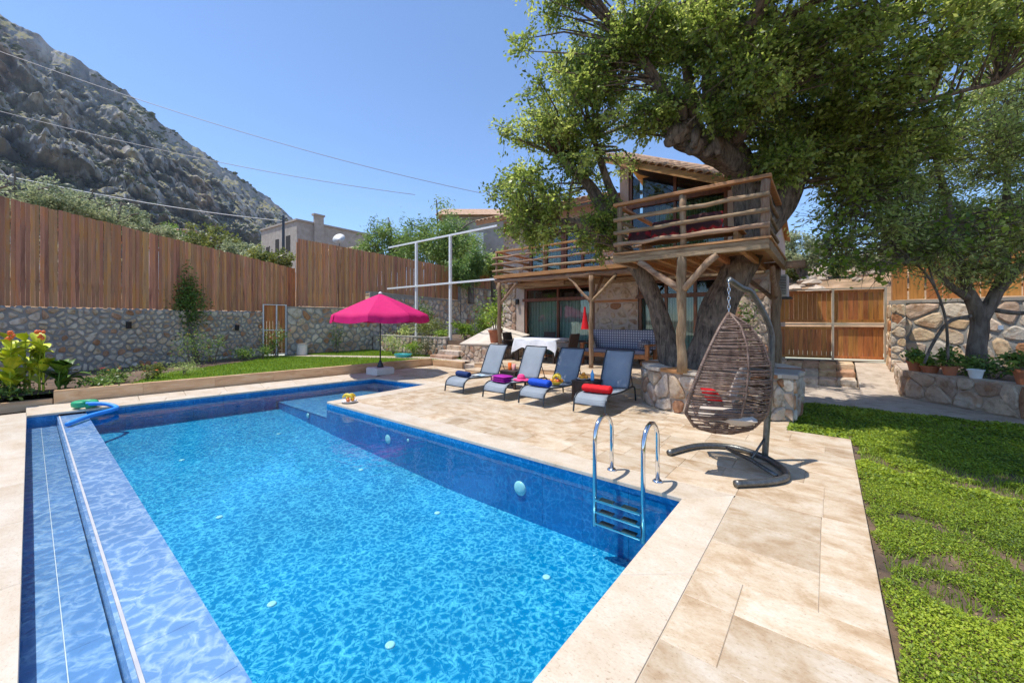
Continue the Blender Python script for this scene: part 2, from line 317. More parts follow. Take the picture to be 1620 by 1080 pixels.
def watermat(name, tint, bs=4.5, st=.12):
    m, t, P, N, L = nt(name); N.remove(P)
    co = coords(N, L, (1,1,1), False); n = NZ(N, L, co, bs, 3, .5, .6)
    b = N.new('ShaderNodeBump'); b.inputs['Strength'].default_value = st; b.inputs['Distance'].default_value = .05; L.new(n.outputs[0], b.inputs['Height'])
    tr = N.new('ShaderNodeBsdfTransparent'); tr.inputs[0].default_value = (*tint, 1)
    gl = N.new('ShaderNodeBsdfGlossy'); gl.inputs['Roughness'].default_value = .02; L.new(b.outputs[0], gl.inputs['Normal'])
    fr = N.new('ShaderNodeFresnel'); fr.inputs[0].default_value = 1.33; L.new(b.outputs[0], fr.inputs['Normal'])
    mx = N.new('ShaderNodeMixShader'); L.new(fr.outputs[0], mx.inputs[0]); L.new(tr.outputs[0], mx.inputs[1]); L.new(gl.outputs[0], mx.inputs[2])
    L.new(mx.outputs[0], N['Material Output'].inputs[0]); return m
T['water'] = watermat('pool_water', (.62,.95,1.0)); T['water_thin'] = watermat('shallow_water', (.88,.96,1.0), 9, .2)
def glassmat():
    m, t, P, N, L = nt('window_glass'); N.remove(P)
    tr = N.new('ShaderNodeBsdfTransparent'); tr.inputs[0].default_value = (.8,.86,.84,1)
    gl = N.new('ShaderNodeBsdfGlossy'); gl.inputs['Roughness'].default_value = .01
    fr = N.new('ShaderNodeFresnel'); fr.inputs[0].default_value = 1.55
    mx = N.new('ShaderNodeMixShader'); L.new(fr.outputs[0], mx.inputs[0]); L.new(tr.outputs[0], mx.inputs[1]); L.new(gl.outputs[0], mx.inputs[2])
    L.new(mx.outputs[0], N['Material Output'].inputs[0]); return m
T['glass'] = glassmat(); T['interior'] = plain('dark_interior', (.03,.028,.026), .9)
T['bottle'] = plain('blue_bottle_plastic', (.12,.42,.75), .15); T['juice'] = plain('orange_juice_glass', (.85,.16,.02), .12); T['pinkglass'] = plain('pink_glass', (.8,.35,.3), .12)
# ------------------------------------------------------------------ ground and terrain
xs = sorted(set([-17.6,-11.6,-10.95,-10.6,-.25,.12,13] + list(np.arange(-17, 13, 1.0)))); ys = sorted(set([-14.5,-.36,-.12,8.3,8.7,21] + list(np.arange(-14, 21, 1.0))))
def gz(x, y):
    if -10.96 < x < -.2 and -.2 < y < 8.5: return -1.9
    return -.10 + .012*mnoise.noise(Vector((x*.6, y*.6, 0)))
g = MB(); nx, ny = len(xs), len(ys)
g.v = [(x, y, gz(x, y)) for x in xs for y in ys]
g.f = [(i*ny+j, (i+1)*ny+j, (i+1)*ny+j+1, i*ny+j+1) for i in range(nx-1) for j in range(ny-1)]
struct(g.build('ground', T['soil'], smooth=True))
bnd = [(-13.2,-6,1.85,.05),(-15.2,-.43,1.85,.07),(-16.95,5.6,1.9,.10),(-16.72,6.4,1.95,.12),(-16.72,9.8,2.0,.14),(-16.72,15.5,2.6,.15),(-16.72,20,3.3,.15),
       (-10,21,3.0,.14),(-4,19,1.2,.3),(-1.5,15.6,.6,.36),(1.3,15.4,.6,.36),(9,13.4,1.2,.28),(12.5,4,-.13,.03),(8,-8,-.13,.0),(-5,-14,-.13,0),(-11,-11,.9,.02)]
pts = []
for k in range(len(bnd)):
    a, b = np.array(bnd[k]), np.array(bnd[(k+1) % len(bnd)]); m = max(1, int(np.hypot(*(b-a)[:2])/.8))
    pts += [a + (b-a)*i/m for i in range(m)]
dist = [0,.8,1.8,3.2,5,7.5,11,16,24,36,60,100,180,320,600,1000]
tm = MB(); cc = np.array((-5.,5.))
for p in pts:
    u = (p[:2]-cc)/np.linalg.norm(p[:2]-cc)
    for d in dist:
        q = p[:2] + u*d; up = p[3]*min(d, 9) + p[3]*.45*min(max(d-9, 0), 40)
        rough = (.22*mnoise.noise(Vector((q[0]*.9, q[1]*.9, 8))) + .28*mnoise.noise(Vector((q[0]*.35, q[1]*.35, 1))) + .12*mnoise.noise(Vector((q[0]*1.2, q[1]*1.2, 5))))*min(1, d/2)
        tm.v.append((q[0], q[1], p[2] + up + rough))
n = len(dist)
for i in range(len(pts)):
    for j in range(n-1):
        a = i*n+j; b = ((i+1) % len(pts))*n+j; tm.f.append((b, a, a+1, b+1))
struct(tm.build('hillside', T['dry'], smooth=True))
from mathutils.bvhtree import BVHTree
HILL = BVHTree.FromPolygons([Vector(v) for v in tm.v], tm.f)
def hill_z(x, y):
    h = HILL.ray_cast(Vector((x, y, 200)), Vector((0, 0, -1))); return h[0].z if h[0] else 0

# ------------------------------------------------------------------ mountain
def mountain():
    ridge = [(-900,-330,330),(-500,-190,340),(-200,-62,345),(0,28,350),(60,62,362),(130,100,378),(200,150,398),(250,192,412),(300,225,430),(350,262,450),(400,295,475),(440,325,500),(462,345,515),(500,392,540),(560,436,580),(640,470,640)]
    foot = [(-900,140),(0,165),(200,190),(350,240),(462,330),(560,430),(640,520)]
    rx = [r[0] for r in ridge]
    NU, NV = 620, 200
    px = np.linspace(-900, 640, NU+1)
    ry = np.interp(px, rx, [r[1] for r in ridge]); rd = np.interp(px, rx, [r[2] for r in ridge]); fd = np.interp(px, [f[0] for f in foot], [f[1] for f in foot])
    V = []
    for i in range(NU+1):
        k = (px[i]-810)/617; zr = 1.55 + (507-ry[i])*rd[i]/617; zf = 8.0
        for j in range(NV+1):
            t = j/NV*1.15
            if t <= 1:
                gg = 1-(1-t)**1.5; d = fd[i] + (rd[i]-fd[i])*gg; z = zf + (zr-zf)*t
            else: d = rd[i] + (t-1)*500; z = zr - (t-1)*zr*1.2
            p = pl(k*d, d, z)
            q = Vector((p.x*.012, p.y*.012, p.z*.007)); qv = Vector((p.x*.045, p.y*.045, p.z*.009))
            f1 = mnoise.fractal(q, .9, 2.0, 6); f2 = abs(mnoise.fractal(q*2.3+Vector((7,3,1)), .8, 2.1, 5)); f3 = mnoise.fractal(q*7, .8, 2, 4)
            w = min(1, t*4)*(1-.86*min(1, max(0, (t-.62)/.36))**1.5)
            step = 9*math.sin(p.z*.085 + 3*f1)*.5*min(1, t*3)
            fv = mnoise.fractal(qv, .9, 2, 4)
            dd = d + w*(40*f1 - 30*f2 + 3*f3 + 13*fv) + 1.8*step*max(0, 1-max(0, t-.6)/.36)
            zz = z + (2.5*f3 + 1.6*mnoise.noise(q*22))*(1 if t > .02 else 0)
            r = pl(k*dd, dd, zz); V.append(r)
    m = MB(); m.v = [tuple(v) for v in V]
    m.f = [(i*(NV+1)+j, (i+1)*(NV+1)+j, (i+1)*(NV+1)+j+1, i*(NV+1)+j+1) for i in range(NU) for j in range(NV)]
    mt, t, P, N, L = nt('cliff_rock')
    co = coords(N, L, (1,1,.35), False); n1 = NZ(N, L, co, .045, 9, .62, .3); n2 = NZ(N, L, co, .011, 5, .6); n3 = NZ(N, L, coords(N, L, (1,1,1), False), .06, 6, .7)
    r1 = ramp(N, [(.28,(.09,.10,.115)),(.43,(.21,.215,.225)),(.55,(.33,.32,.31)),(.70,(.52,.475,.415))]); L.new(n1.outputs[0], r1.inputs[0])
    r2 = ramp(N, [(.50,(0,0,0)),(.66,(1,1,1))]); L.new(n2.outputs[0], r2.inputs[0])
    m1 = N.new('ShaderNodeMix'); m1.data_type = 'RGBA'; f_ = N.new('ShaderNodeMath'); f_.operation = 'MULTIPLY'; f_.inputs[1].default_value = .6; L.new(r2.outputs[0], f_.inputs[0]); L.new(f_.outputs[0], m1.inputs[0])
    L.new(r1.outputs[0], m1.inputs[6]); m1.inputs[7].default_value = (.56,.32,.17,1)
    ge = N.new('ShaderNodeNewGeometry'); sp = N.new('ShaderNodeSeparateXYZ'); L.new(ge.outputs['Normal'], sp.inputs[0])
    ml = N.new('ShaderNodeMath'); ml.operation = 'MULTIPLY'; L.new(sp.outputs[2], ml.inputs[0]); L.new(n3.outputs[0], ml.inputs[1])
    r3 = ramp(N, [(.20,(0,0,0)),(.32,(1,1,1))]); L.new(ml.outputs[0], r3.inputs[0])
    m2 = N.new('ShaderNodeMix'); m2.data_type = 'RGBA'; L.new(r3.outputs[0], m2.inputs[0]); L.new(m1.outputs[2], m2.inputs[6]); m2.inputs[7].default_value = (.20,.18,.075,1)
    L.new(m2.outputs[2], P.inputs['Base Color']); P.inputs['Roughness'].default_value = .95
    b = N.new('ShaderNodeBump'); b.inputs['Strength'].default_value = 1; b.inputs['Distance'].default_value = 3; L.new(n1.outputs[0], b.inputs['Height']); L.new(b.outputs[0], P.inputs['Normal'])
    struct(m.build('mountain', mt))
    # scrub dotted over ledges and along the ridge
    idx = []
    for _ in range(12000):
        i = random.randrange(150, NU-10); j = random.randrange(3, int(NV/1.15)+1)
        p = Vector(V[i*(NV+1)+j]); n_ = mnoise.noise(p*.02)
        tt = j/(NV/1.15)
        if n_ > (.10 + .30*(tt-.45) if j < NV/1.15-4 else -.2): idx.append((i, j))
    ico = [(0,0,1),(.89,0,.45),(.28,.85,.45),(-.72,.53,.45),(-.72,-.53,.45),(.28,-.85,.45),(.5,.5,-.3),(-.6,.2,-.3),(0,-.7,-.3)]
    fc = [(0,1,2),(0,2,3),(0,3,4),(0,4,5),(0,5,1),(1,6,2),(2,6,7),(2,7,3),(3,7,4),(4,7,8),(4,8,5),(5,8,1),(1,8,6)]
    VV = []; FF = []; TT = []
    for i, j in idx:
        p = V[i*(NV+1)+j]; s = random.uniform(.7, 2.3)*(1.7 if random.random() < .1 else 1); b0 = len(VV)
        for q in ico: VV.append((p.x+q[0]*s*random.uniform(.7,1.3), p.y+q[1]*s*random.uniform(.7,1.3), p.z+q[2]*s*.9))
        FF += [tuple(b0+k for k in f) for f in fc]; TT += [random.random()*.7]*len(fc)
    o = ob('mountain_scrub', fastmesh('mountain_scrub', VV, FF, T['drygrassleaf'], TT)); tag(o, 'dark green scrub dotted over the cliffs of the mountain', 'scrub', kind='stuff')
mountain()

# ------------------------------------------------------------------ pool
WZ = -.09                                   # water level
ppool = struct(thing('pool', '', '')); del ppool['label']; del ppool['category']
FX, FXb = -10.13, -9.57                     # far end (slightly skewed)
def fx(y): return FX + (FXb-FX)*(y-.62)/(5.88-.62)
def fz(x): return -.74 if x > -4 else -.74 + .30*(-4-x)/6.1
# floor of the deep part
m = MB(); nfx = 24; xsf = np.linspace(-.98, -10.3, nfx+1)
for x in xsf: m.v += [(max(x, fx(.62)-.05), .62, fz(x)), (max(x, fx(3.56)-.05), 3.6, fz(x))]
m.f = [(2*i, 2*i+1, 2*i+3, 2*i+2) for i in range(nfx)]
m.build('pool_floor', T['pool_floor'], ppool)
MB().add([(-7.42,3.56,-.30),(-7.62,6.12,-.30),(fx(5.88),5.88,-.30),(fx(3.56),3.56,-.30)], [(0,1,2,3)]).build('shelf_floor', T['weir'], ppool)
def wall_panels(a, b, z0f, z1, name='wall_tile', w=.5, mat='pool_wall', nrm=1):
    a, b = Vector(a), Vector(b); d = b-a; Ln = d.length; k = max(1, round(Ln/w)); u = d/Ln; nv = Vector((-u.y, u.x))*nrm
    for i in range(k):
        p = a+u*(Ln*i/k+.0015); q = a+u*(Ln*(i+1)/k-.0015)
        for zz0, zz1 in ((z1-.155, z1), (None, z1-.158)):
            za, zb = (zz0, zz0) if zz0 is not None else (z0f(p.x), z0f(q.x))
            MB().add([(p.x,p.y,za),(q.x,q.y,zb),(q.x,q.y,zz1),(p.x,p.y,zz1)] + [(p.x-nv.x*.03,p.y-nv.y*.03,za),(q.x-nv.x*.03,q.y-nv.y*.03,zb),(q.x-nv.x*.03,q.y-nv.y*.03,zz1),(p.x-nv.x*.03,p.y-nv.y*.03,zz1)],
                     [(0,1,2,3),(7,6,5,4),(4,5,1,0),(3,2,6,7),(5,6,2,1),(7,4,0,3)]).build(name, T[mat], ppool)
CB = -.035                                   # underside of the coping
wall_panels((-7.42,3.56), (-.98,3.60), fz, CB, nrm=-1)
wall_panels((-.98,3.60), (-.98,.62), fz, CB, nrm=-1)
wall_panels((-7.62,6.12), (-7.42,3.56), lambda x: -.30, CB, nrm=-1)
wall_panels((fx(5.88),5.88), (-7.62,6.12), lambda x: -.30, CB, nrm=-1)
wall_panels((fx(3.56),3.56), (fx(5.88),5.88), lambda x: -.30, CB, nrm=-1)
wall_panels((fx(.62),.62), (fx(3.56),3.56), fz, CB, nrm=-1)
wall_panels((fx(3.56)+.02,3.57), (-7.42,3.57), fz, -.31, nrm=-1)           # riser below the shelf
# weir with ripple-print tiles, gutter behind it
x = -10.15
m = MB(); m.b2((-10.15,.31,-.6), (-.2,.60,-.085)); m.b2((-10.15,.6,-1.0), (-.985,.62,-.085)); m.build('weir_core', T['pool_wall'], ppool)
while x < -.25:
    L_ = min(.5, -.25-x)
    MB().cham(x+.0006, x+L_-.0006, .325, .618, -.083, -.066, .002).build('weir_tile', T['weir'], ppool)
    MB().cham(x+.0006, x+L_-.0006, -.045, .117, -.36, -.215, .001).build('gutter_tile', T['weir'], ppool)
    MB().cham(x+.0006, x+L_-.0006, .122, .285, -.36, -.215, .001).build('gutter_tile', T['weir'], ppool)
    x += .5
MB().b2((-10.14,.1175,-.36), (-.25,.1215,-.214)).build('gutter_joint', T['steel_white'], ppool)
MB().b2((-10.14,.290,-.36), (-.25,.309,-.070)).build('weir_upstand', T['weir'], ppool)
MB().b2((-10.14,.3095,-.09), (-.25,.3245,-.060)).build('weir_edge_trim', surf('trim_grey', [(.42,.42,.44),(.55,.54,.54)], 6, rough=.5, var=0, bump=.1), ppool)
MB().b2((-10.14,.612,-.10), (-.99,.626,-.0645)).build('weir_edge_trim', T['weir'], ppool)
wall_panels((-10.15,-.05), (-.25,-.05), lambda x: -.32, CB, nrm=1)
wall_panels((-10.15,.31), (-10.15,-.05), lambda x: -.32, CB, nrm=1)
# water
wm = MB()
wm.add([(-.98,.62,WZ),(-.98,3.6,WZ),(-7.42,3.56,WZ),(fx(3.56),3.56,WZ),(fx(.62),.62,WZ)], [(0,1,2,3,4)])
wm.add([(-7.42,3.56,WZ),(-7.62,6.12,WZ),(fx(5.88),5.88,WZ),(fx(3.56),3.56,WZ)], [(0,1,2,3)])
struct(wm.build('pool_water', T['water']))
struct(MB().add([(-10.15,-.05,-.135),(-.25,-.05,-.135),(-.25,.29,-.135),(-10.15,.29,-.135)], [(0,1,2,3)]).build('gutter_water', T['water_thin']))
# fittings
def disc(c, r, h, nrm, mat, name, n=18, sx=1):
    q = Vector(nrm).to_track_quat('Z', 'Y').to_matrix().to_4x4(); mm = MB().lathe([(r*.55,0),(r,0),(r,h*.5),(r*.8,h),(r*.2,h*1.1)], n, sx=sx)
    mm.v = [tuple(Matrix.Translation(c) @ q @ Vector(p)) for p in mm.v]; return mm.build(name, T[mat], ppool, smooth=True)
for xx, zz, r in ((-2.78,-.40,.085),(-5.42,-.33,.085)): disc((xx,3.598,zz), r, .03, (0,-1,0), 'plate', 'pool_light')
disc((-4.9,3.59,-.25), .03, .02, (0,-1,0), 'plate', 'wall_inlet'); disc((-8.2,3.56,-.38), .05, .02, (0,-1,0), 'plate', 'wall_inlet')
for xx, yy in ((-3.49,1.23),(-1.95,2.9),(-3.61,3.05),(-5.35,1.35),(-5.4,3.1),(-7.6,1.45),(-7.9,2.9),(-2.4,1.6)):
    disc((xx,yy,fz(xx)), .035, .012, (0,0,1), 'plate', 'floor_inlet', 12)

# ------------------------------------------------------------------ deck: coping stones and travertine slabs
deck = MB()
for a, b in (((-7.15,3.905),(.235,6.74)),((-7.12,6.74),(-.45,8.06)),((-10.6,6.44),(-7.12,8.72)),((-.665,-3.0),(.235,3.94))): deck.b2((a[0],a[1],-.10), (b[0],b[1],-.006))
T['grout'] = plain('pale_grout', (.50,.42,.32), .9)
deck = struct(deck.build('pool_deck', T['grout']))
GAP = .0011
def slab(x0, x1, y0, y1, mat='travertine', name='paving_slab', z=0, th=.03):
    MB().cham(x0+GAP, x1-GAP, y0+GAP, y1-GAP, z-th, z+random.uniform(-.0006,.0006), .003).build(name, T[mat], deck)
def pave(x0, x1, y0, y1):
    y = y0
    while y < y1-.02:
        h = random.choice((.405,.405,.30)); h = h if y+h < y1-.12 else y1-y
        x = x0
        while x < x1-.02:
            w = random.choice((.405,.61,.61,.81)) if x > x0 else random.choice((.25,.41,.6)); w = w if x+w < x1-.16 else x1-x
            slab(x, x+w, y, y+h); x += w
        y += h
pave(-7.12, .24, 3.94, 6.75); pave(-7.12, -.45, 6.75, 8.06); pave(-10.6, -7.12, 6.48, 8.72); pave(-.635, .24, -3.0, 3.94)
def cop(pts, name='coping_stone'):       # four corners in plan
    z1, z0, c = .001, -.034, .006; ce = Vector((sum(p[0] for p in pts)/4, sum(p[1] for p in pts)/4, 0))
    lo = [Vector((p[0],p[1],z0)) for p in pts]; mi = [Vector((p[0],p[1],z1-c)) for p in pts]; to = [Vector((p[0],p[1],z1)) + (ce-Vector((p[0],p[1],0))).normalized()*c*1.4 for p in pts]
    MB().add(lo+mi+to, [(0,1,5,4),(1,2,6,5),(2,3,7,6),(3,0,4,7),(4,5,9,8),(5,6,10,9),(6,7,11,10),(7,4,8,11),(8,9,10,11),(3,2,1,0)]).build(name, T['coping'], deck)
def coprun(a, b, wa, wb, step=1.0):      # inner edge a->b, outer offsets
    a, b, wa, wb = map(Vector, (a, b, wa, wb)); k = max(1, round((b-a).length/step)); e = GAP/(b-a).length
    for i in range(k):
        s, t = i/k+e, (i+1)/k-e; cop([a.lerp(b,s), a.lerp(b,t), wa.lerp(wb,t), wa.lerp(wb,s)])
coprun((-7.16,3.58), (-.96,3.58), (-7.16,3.936), (-.64,3.936), 1.1)
coprun((-.985,3.58), (-.985,-3), (-.64,3.936), (-.64,-3), 1.3)
coprun((-7.60,6.10), (-7.45,3.58), (-7.125,6.47), (-7.125,3.58), .9)
coprun((fx(5.88)-.02,5.86), (-7.6,6.10), (fx(5.88)-.3,6.47), (-7.13,6.47), .8)
coprun((fx(.3)+.02,-.045), (fx(5.88)+.02,5.86), (fx(.3)-.36,-.045), (fx(5.88)-.33,6.2), .85)
coprun((fx(.3)-.36,-.03), (-.3,-.03), (fx(.3)-.36,-.40), (-.3,-.40), 1.2)
# band between the coping and the kerb
m_ = 9
for i in range(m_):
    a, b = i/m_+.0004, (i+1)/m_-.0004
    P0, P1 = Vector((fx(.3)-.365,-.04)), Vector((fx(5.88)-.335,6.2)); Q0, Q1 = Vector((-11.16,-.04)), Vector((-10.70,6.47))
    cop([P0.lerp(P1,a), P0.lerp(P1,b), Q0.lerp(Q1,b), Q0.lerp(Q1,a)], 'paving_slab')
# kerb
kerb = struct(MB().b2((-11.3,-.2,-.1), (-11.28,-.19,.0)).build('kerb', T['kerb']))
def kerbrun(a, b, h, th=.14, step=1.2, z0=-.08):
    a, b = Vector(a), Vector(b); k = max(1, round((b-a).length/step)); d = (b-a).normalized(); nrm = Vector((d.y,-d.x))
    e = .0015/(b-a).length
    for i in range(k):
        p = a.lerp(b, i/k+e); q = a.lerp(b, (i+1)/k-e); r = [(p.x,p.y),(q.x,q.y),(q.x-nrm.x*th,q.y-nrm.y*th),(p.x-nrm.x*th,p.y-nrm.y*th)]; c = .006
        ce = Vector((sum(u[0] for u in r)/4, sum(u[1] for u in r)/4))
        top = [tuple(Vector(u)+(ce-Vector(u)).normalized()*c*1.4) for u in r]
        MB().add([(*u,z0) for u in r]+[(*u,h-c) for u in r]+[(*u,h) for u in top], [(0,1,5,4),(1,2,6,5),(2,3,7,6),(3,0,4,7),(4,5,9,8),(5,6,10,9),(6,7,11,10),(7,4,8,11),(8,9,10,11)]).build('kerb_stone', T['kerb'], kerb)
kerbrun((-11.17,.28), (-10.62,8.74), .245); kerbrun((-10.60,8.74), (-9.25,8.86), .20); kerbrun((-11.4,-4.0), (-11.2,.27), .10)

# ------------------------------------------------------------------ lawns, beds, paths, patio
def poly_sheet(name, pts, z, mat, th=None):
    m = MB(); m.add([(p[0],p[1],z) for p in pts], [tuple(range(len(pts)))])
    return struct(m.build(name, T[mat]))
T['lawn'] = surf('lawn_ground', [(.3,(.05,.10,.012)),(.5,(.11,.21,.02)),(.7,(.18,.28,.04))], 3, rough=.95, var=0, bump=.8, bscale=60)
lawn_b = [(-11.3,.26),(-10.76,8.74),(-9.3,8.95),(-10.2,9.7),(-16.4,9.95),(-16.5,6.4),(-16.75,5.6),(-15.05,-.43),(-14.2,-3.2),(-11.5,-3.2)]
poly_sheet('back_lawn', lawn_b, .19, 'lawn')
poly_sheet('garden_path', [(-16.55,5.9),(-16.35,6.6),(-13.2,8.55),(-11.4,9.5),(-9.4,9.45),(-9.3,8.95),(-10.7,8.86),(-12.9,7.9)], .196, 'path')
bed_ = [(-11.32,.26),(-11.45,1.3),(-13.2,2.0),(-15.0,4.6),(-16.2,5.5),(-16.6,5.35),(-15.0,-.43),(-14.2,-3.2),(-11.45,-3.2)]
poly_sheet('flower_bed', bed_, .197, 'soil')
poly_sheet('right_lawn', [(.245,-3),(9,-3),(9,7.6),(2.4,9.35),(-.45,9.35),(-.45,6.76),(.245,6.76)], -.05, 'soil')
poly_sheet('gate_path', [(-2.9,9.36),(2.4,9.36),(9,7.61),(9,8.6),(3.2,9.4),(1.2,11.5),(1.2,14.2),(-2.9,14.2)], -.035, 'path')
up = MB(); up.b2((-16.6,10.05,-.1), (-9.75,19.5,.80)); struct(up.build('upper_terrace', T['soil']))
pat = struct(MB().b2((-8.45,8.62,-.1), (-1.15,11.9,.235)).build('patio', T['mortar_warm']))
MB().b2((-8.3,8.08,-.1), (-2.6,8.62,.10)).build('step_core', T['mortar_warm'], pat)
def pslab(x0,x1,y0,y1,z,th=.03,mat='travertine'): MB().cham(x0+.002,x1-.002,y0+.002,y1-.002,z-th,z,.005).build('paving_slab', T[mat], pat)
x = -8.3
while x < -2.7: pslab(x, x+.8, 8.06, 8.61, .125); MB().b2((x+.002,8.07,-.02),(x+.798,8.09,.094)).build('step_riser', T['kerb'], pat); x += .8
x = -8.45
while x < -1.3:
    for y in (8.60,9.25,9.9,10.55,11.2): pslab(x, x+.81, y, y+.65 if y < 11 else 11.55, .262)
    MB().b2((x+.002,8.61,.126),(x+.808,8.625,.231)).build('step_riser', T['kerb'], pat); x += .81
struct(MB().b2((-9.6,8.95,-.1), (-8.46,9.6,.12)).build('side_path', T['path']))
# steps up to the terrace garden
gs = thing('garden_steps', 'yellowish stone steps climbing beside the low garden wall', 'steps')
for k in range(4): MB().cham(-11.35+.12*k, -10.16, 9.25+.3*k, 9.56+.3*k+.4, -.05, .30+.165*k, .02, .01).build('step', T['stone_warm'], gs)

# grass blades on the back lawn
def inside_poly(a, x, y):
    c = np.zeros(len(x), bool); j = len(a)-1
    for i in range(len(a)):
        xi, yi = a[i]; xj, yj = a[j]
        c ^= ((yi > y) != (yj > y)) & (x < (xj-xi)*(y-yi)/(yj-yi+1e-12)+xi); j = i
    return c
def blades(name, N, area, zf, h, mat, label, keep=None, w=.006, lean=.6):
    P = []
    a = np.array(area)
    lo, hi = a.min(0), a.max(0)
    def inside(x, y):
        c = np.zeros(len(x), bool); j = len(a)-1
        for i in range(len(a)):
            xi, yi = a[i]; xj, yj = a[j]
            c ^= ((yi > y) != (yj > y)) & (x < (xj-xi)*(y-yi)/(yj-yi+1e-12)+xi); j = i
        return c
    x = RNG.uniform(lo[0], hi[0], N*3); y = RNG.uniform(lo[1], hi[1], N*3); k = inside(x, y)
    x, y = x[k][:N], y[k][:N]
    if keep is not None: k = keep(x, y); x, y = x[k], y[k]
    n = len(x); th = RNG.uniform(0, 2*np.pi, n); hh = h*RNG.uniform(.5, 1.3, n); l = RNG.uniform(0, lean, n)*hh
    base = np.stack([x, y, np.full(n, zf)], 1); sd = np.stack([np.cos(th), np.sin(th), np.zeros(n)], 1)*w*RNG.uniform(.7,1.5,n)[:,None]
    ph = RNG.uniform(0, 2*np.pi, n); tip = base + np.stack([np.cos(ph)*l, np.sin(ph)*l, hh], 1)
    V = np.stack([base-sd, base+sd, tip], 1).reshape(-1, 3); Fc = np.arange(3*n).reshape(-1, 3)
    o = ob(name, fastmesh(name, V, Fc, T[mat], RNG.uniform(0, 1, n))); tag(o, label, 'grass', kind='stuff'); return o
pathline = np.array([(-16.45,6.25),(-13,8.2),(-11.2,9.2),(-9.4,9.2)])
def off_path(x, y):
    d = np.full(len(x), 9.)
    for a, b in zip(pathline[:-1], pathline[1:]):
        ab = b-a; t = np.clip(((x-a[0])*ab[0]+(y-a[1])*ab[1])/(ab@ab), 0, 1); d = np.minimum(d, np.hypot(x-a[0]-t*ab[0], y-a[1]-t*ab[1]))
    bed = inside_poly(np.array(bed_), x, y)
    return (d > .3) & (~bed)
blades('lawn_grass', 70000, lawn_b, .185, .05, 'grass', 'short bright green grass of the lawn behind the kerb', off_path, .008)
# clover on the right lawn: small leaves with bare patches
def clover():
    def dens(x, y):
        v = np.array([mnoise.fractal(Vector((a*.9, b*.9, 3.3)), .9, 2, 4) for a, b in zip(x, y)])
        v = .55*v + .55*np.array([mnoise.fractal(Vector((a*3.2, b*3.2, 1.3)), .8, 2, 3) for a, b in zip(x, y)])
        bare = np.exp(-(((x-1.25)/.55)**2+((y-3.3)/.75)**2))*.72 + np.exp(-(((x-2.3)/.7)**2+((y-4.9)/.5)**2))*.5 + np.exp(-(((x-1.1)/.35)**2+((y-5.7)/.25)**2))*.4 + np.exp(-((x-.24)/.05)**2)*.45
        return v*1.15 - bare + .47 - .12*np.clip((4.6-y)/2.5,0,1)*np.clip((x-.7)/.6,0,1)
    out = []
    for (x0,x1,y0,y1,rho,sz) in ((.25,2.6,1.2,5.2,24000,.0058),(.25,6.2,5.2,7.6,10000,.010),(-.45,6.5,7.6,9.35,5000,.015),(2.6,6,2.5,5.2,2500,.018),(-.45,.25,6.76,7.6,3000,.018)):
        n = int((x1-x0)*(y1-y0)*rho); x = RNG.uniform(x0, x1, n); y = RNG.uniform(y0, y1, n)
        cr = AX[0]*x+AY[0]*y; ah = AX[1]*x+AY[1]*y; k = (cr < 1.42*ah+.3) & (ah > .6); x, y = x[k], y[k]
        dd = dens(x, y); k = dd > RNG.uniform(0, .22, len(x)); x, y, dd = x[k], y[k], dd[k]
        out.append((x, y, np.full(len(x), sz), dd))
    x = np.concatenate([o[0] for o in out]); y = np.concatenate([o[1] for o in out]); s = np.concatenate([o[2] for o in out]); dd = np.concatenate([o[3] for o in out]); n = len(x)
    hz = -.045 + np.clip(dd, 0, .5)*.09*RNG.uniform(.15, 1.1, n) + .004
    hz = hz + .012*RNG.random(n)**3; c = np.stack([x, y, hz], 1); th = RNG.uniform(0, 2*np.pi, n); tl = RNG.uniform(-.75, .75, n); t2 = RNG.uniform(-.75, .75, n); s = s*RNG.uniform(.6, 1.5, n)
    u = np.stack([np.cos(th), np.sin(th), tl], 1)*s[:,None]; w = np.stack([-np.sin(th), np.cos(th), t2], 1)*s[:,None]*.8
    V = np.stack([c-u, c-w*.9+u*.2, c+u, c+w*.9+u*.2], 1).reshape(-1, 3)
    tint = np.clip(RNG.normal(.45, .2, n) + np.array([.35*mnoise.noise(Vector((a*1.5, b*1.5, 9))) for a, b in zip(x, y)]), 0, 1)
    o = ob('clover_lawn', fastmesh('clover_lawn', V, np.arange(4*n).reshape(-1, 4), T['clover'], tint)); tag(o, 'low bright green clover lawn with bare soil patches beside the deck', 'ground cover', kind='stuff')
    # soil crumbs and dead leaves
    n = 2600; x = RNG.uniform(.25, 3.0, n); y = RNG.uniform(1.5, 6.5, n); s = RNG.uniform(.004, .014, n); c = np.stack([x, y, np.full(n, -.047)], 1); th = RNG.uniform(0, 6.28, n)
    u = np.stack([np.cos(th), np.sin(th), RNG.uniform(-.2,.4,n)], 1)*s[:,None]; w = np.stack([-np.sin(th), np.cos(th), RNG.uniform(-.2,.4,n)], 1)*s[:,None]*.6
    V = np.stack([c-u, c-w+[0,0,.004], c+u+[0,0,.003], c+w+[0,0,.004]], 1).reshape(-1, 3)
    o = ob('leaf_litter', fastmesh('leaf_litter', V, np.arange(4*n).reshape(-1, 4), leafmat('dead_leaves', [(.09,.05,.03),(.25,.15,.08),(.38,.28,.17)], .1), RNG.uniform(0,1,n))); tag(o, 'dry brown leaf litter scattered over the bare soil patches', 'leaf litter', kind='stuff')
clover()
blades('lawn_tufts', 60000, [(.30,1.5),(3.2,1.5),(6.0,7.5),(2.4,9.3),(-.4,9.3),(-.4,6.85),(.30,6.85)], -.048, .055, 'grass', 'thin grass blades growing through the clover beside the deck', None, .0035, .9)
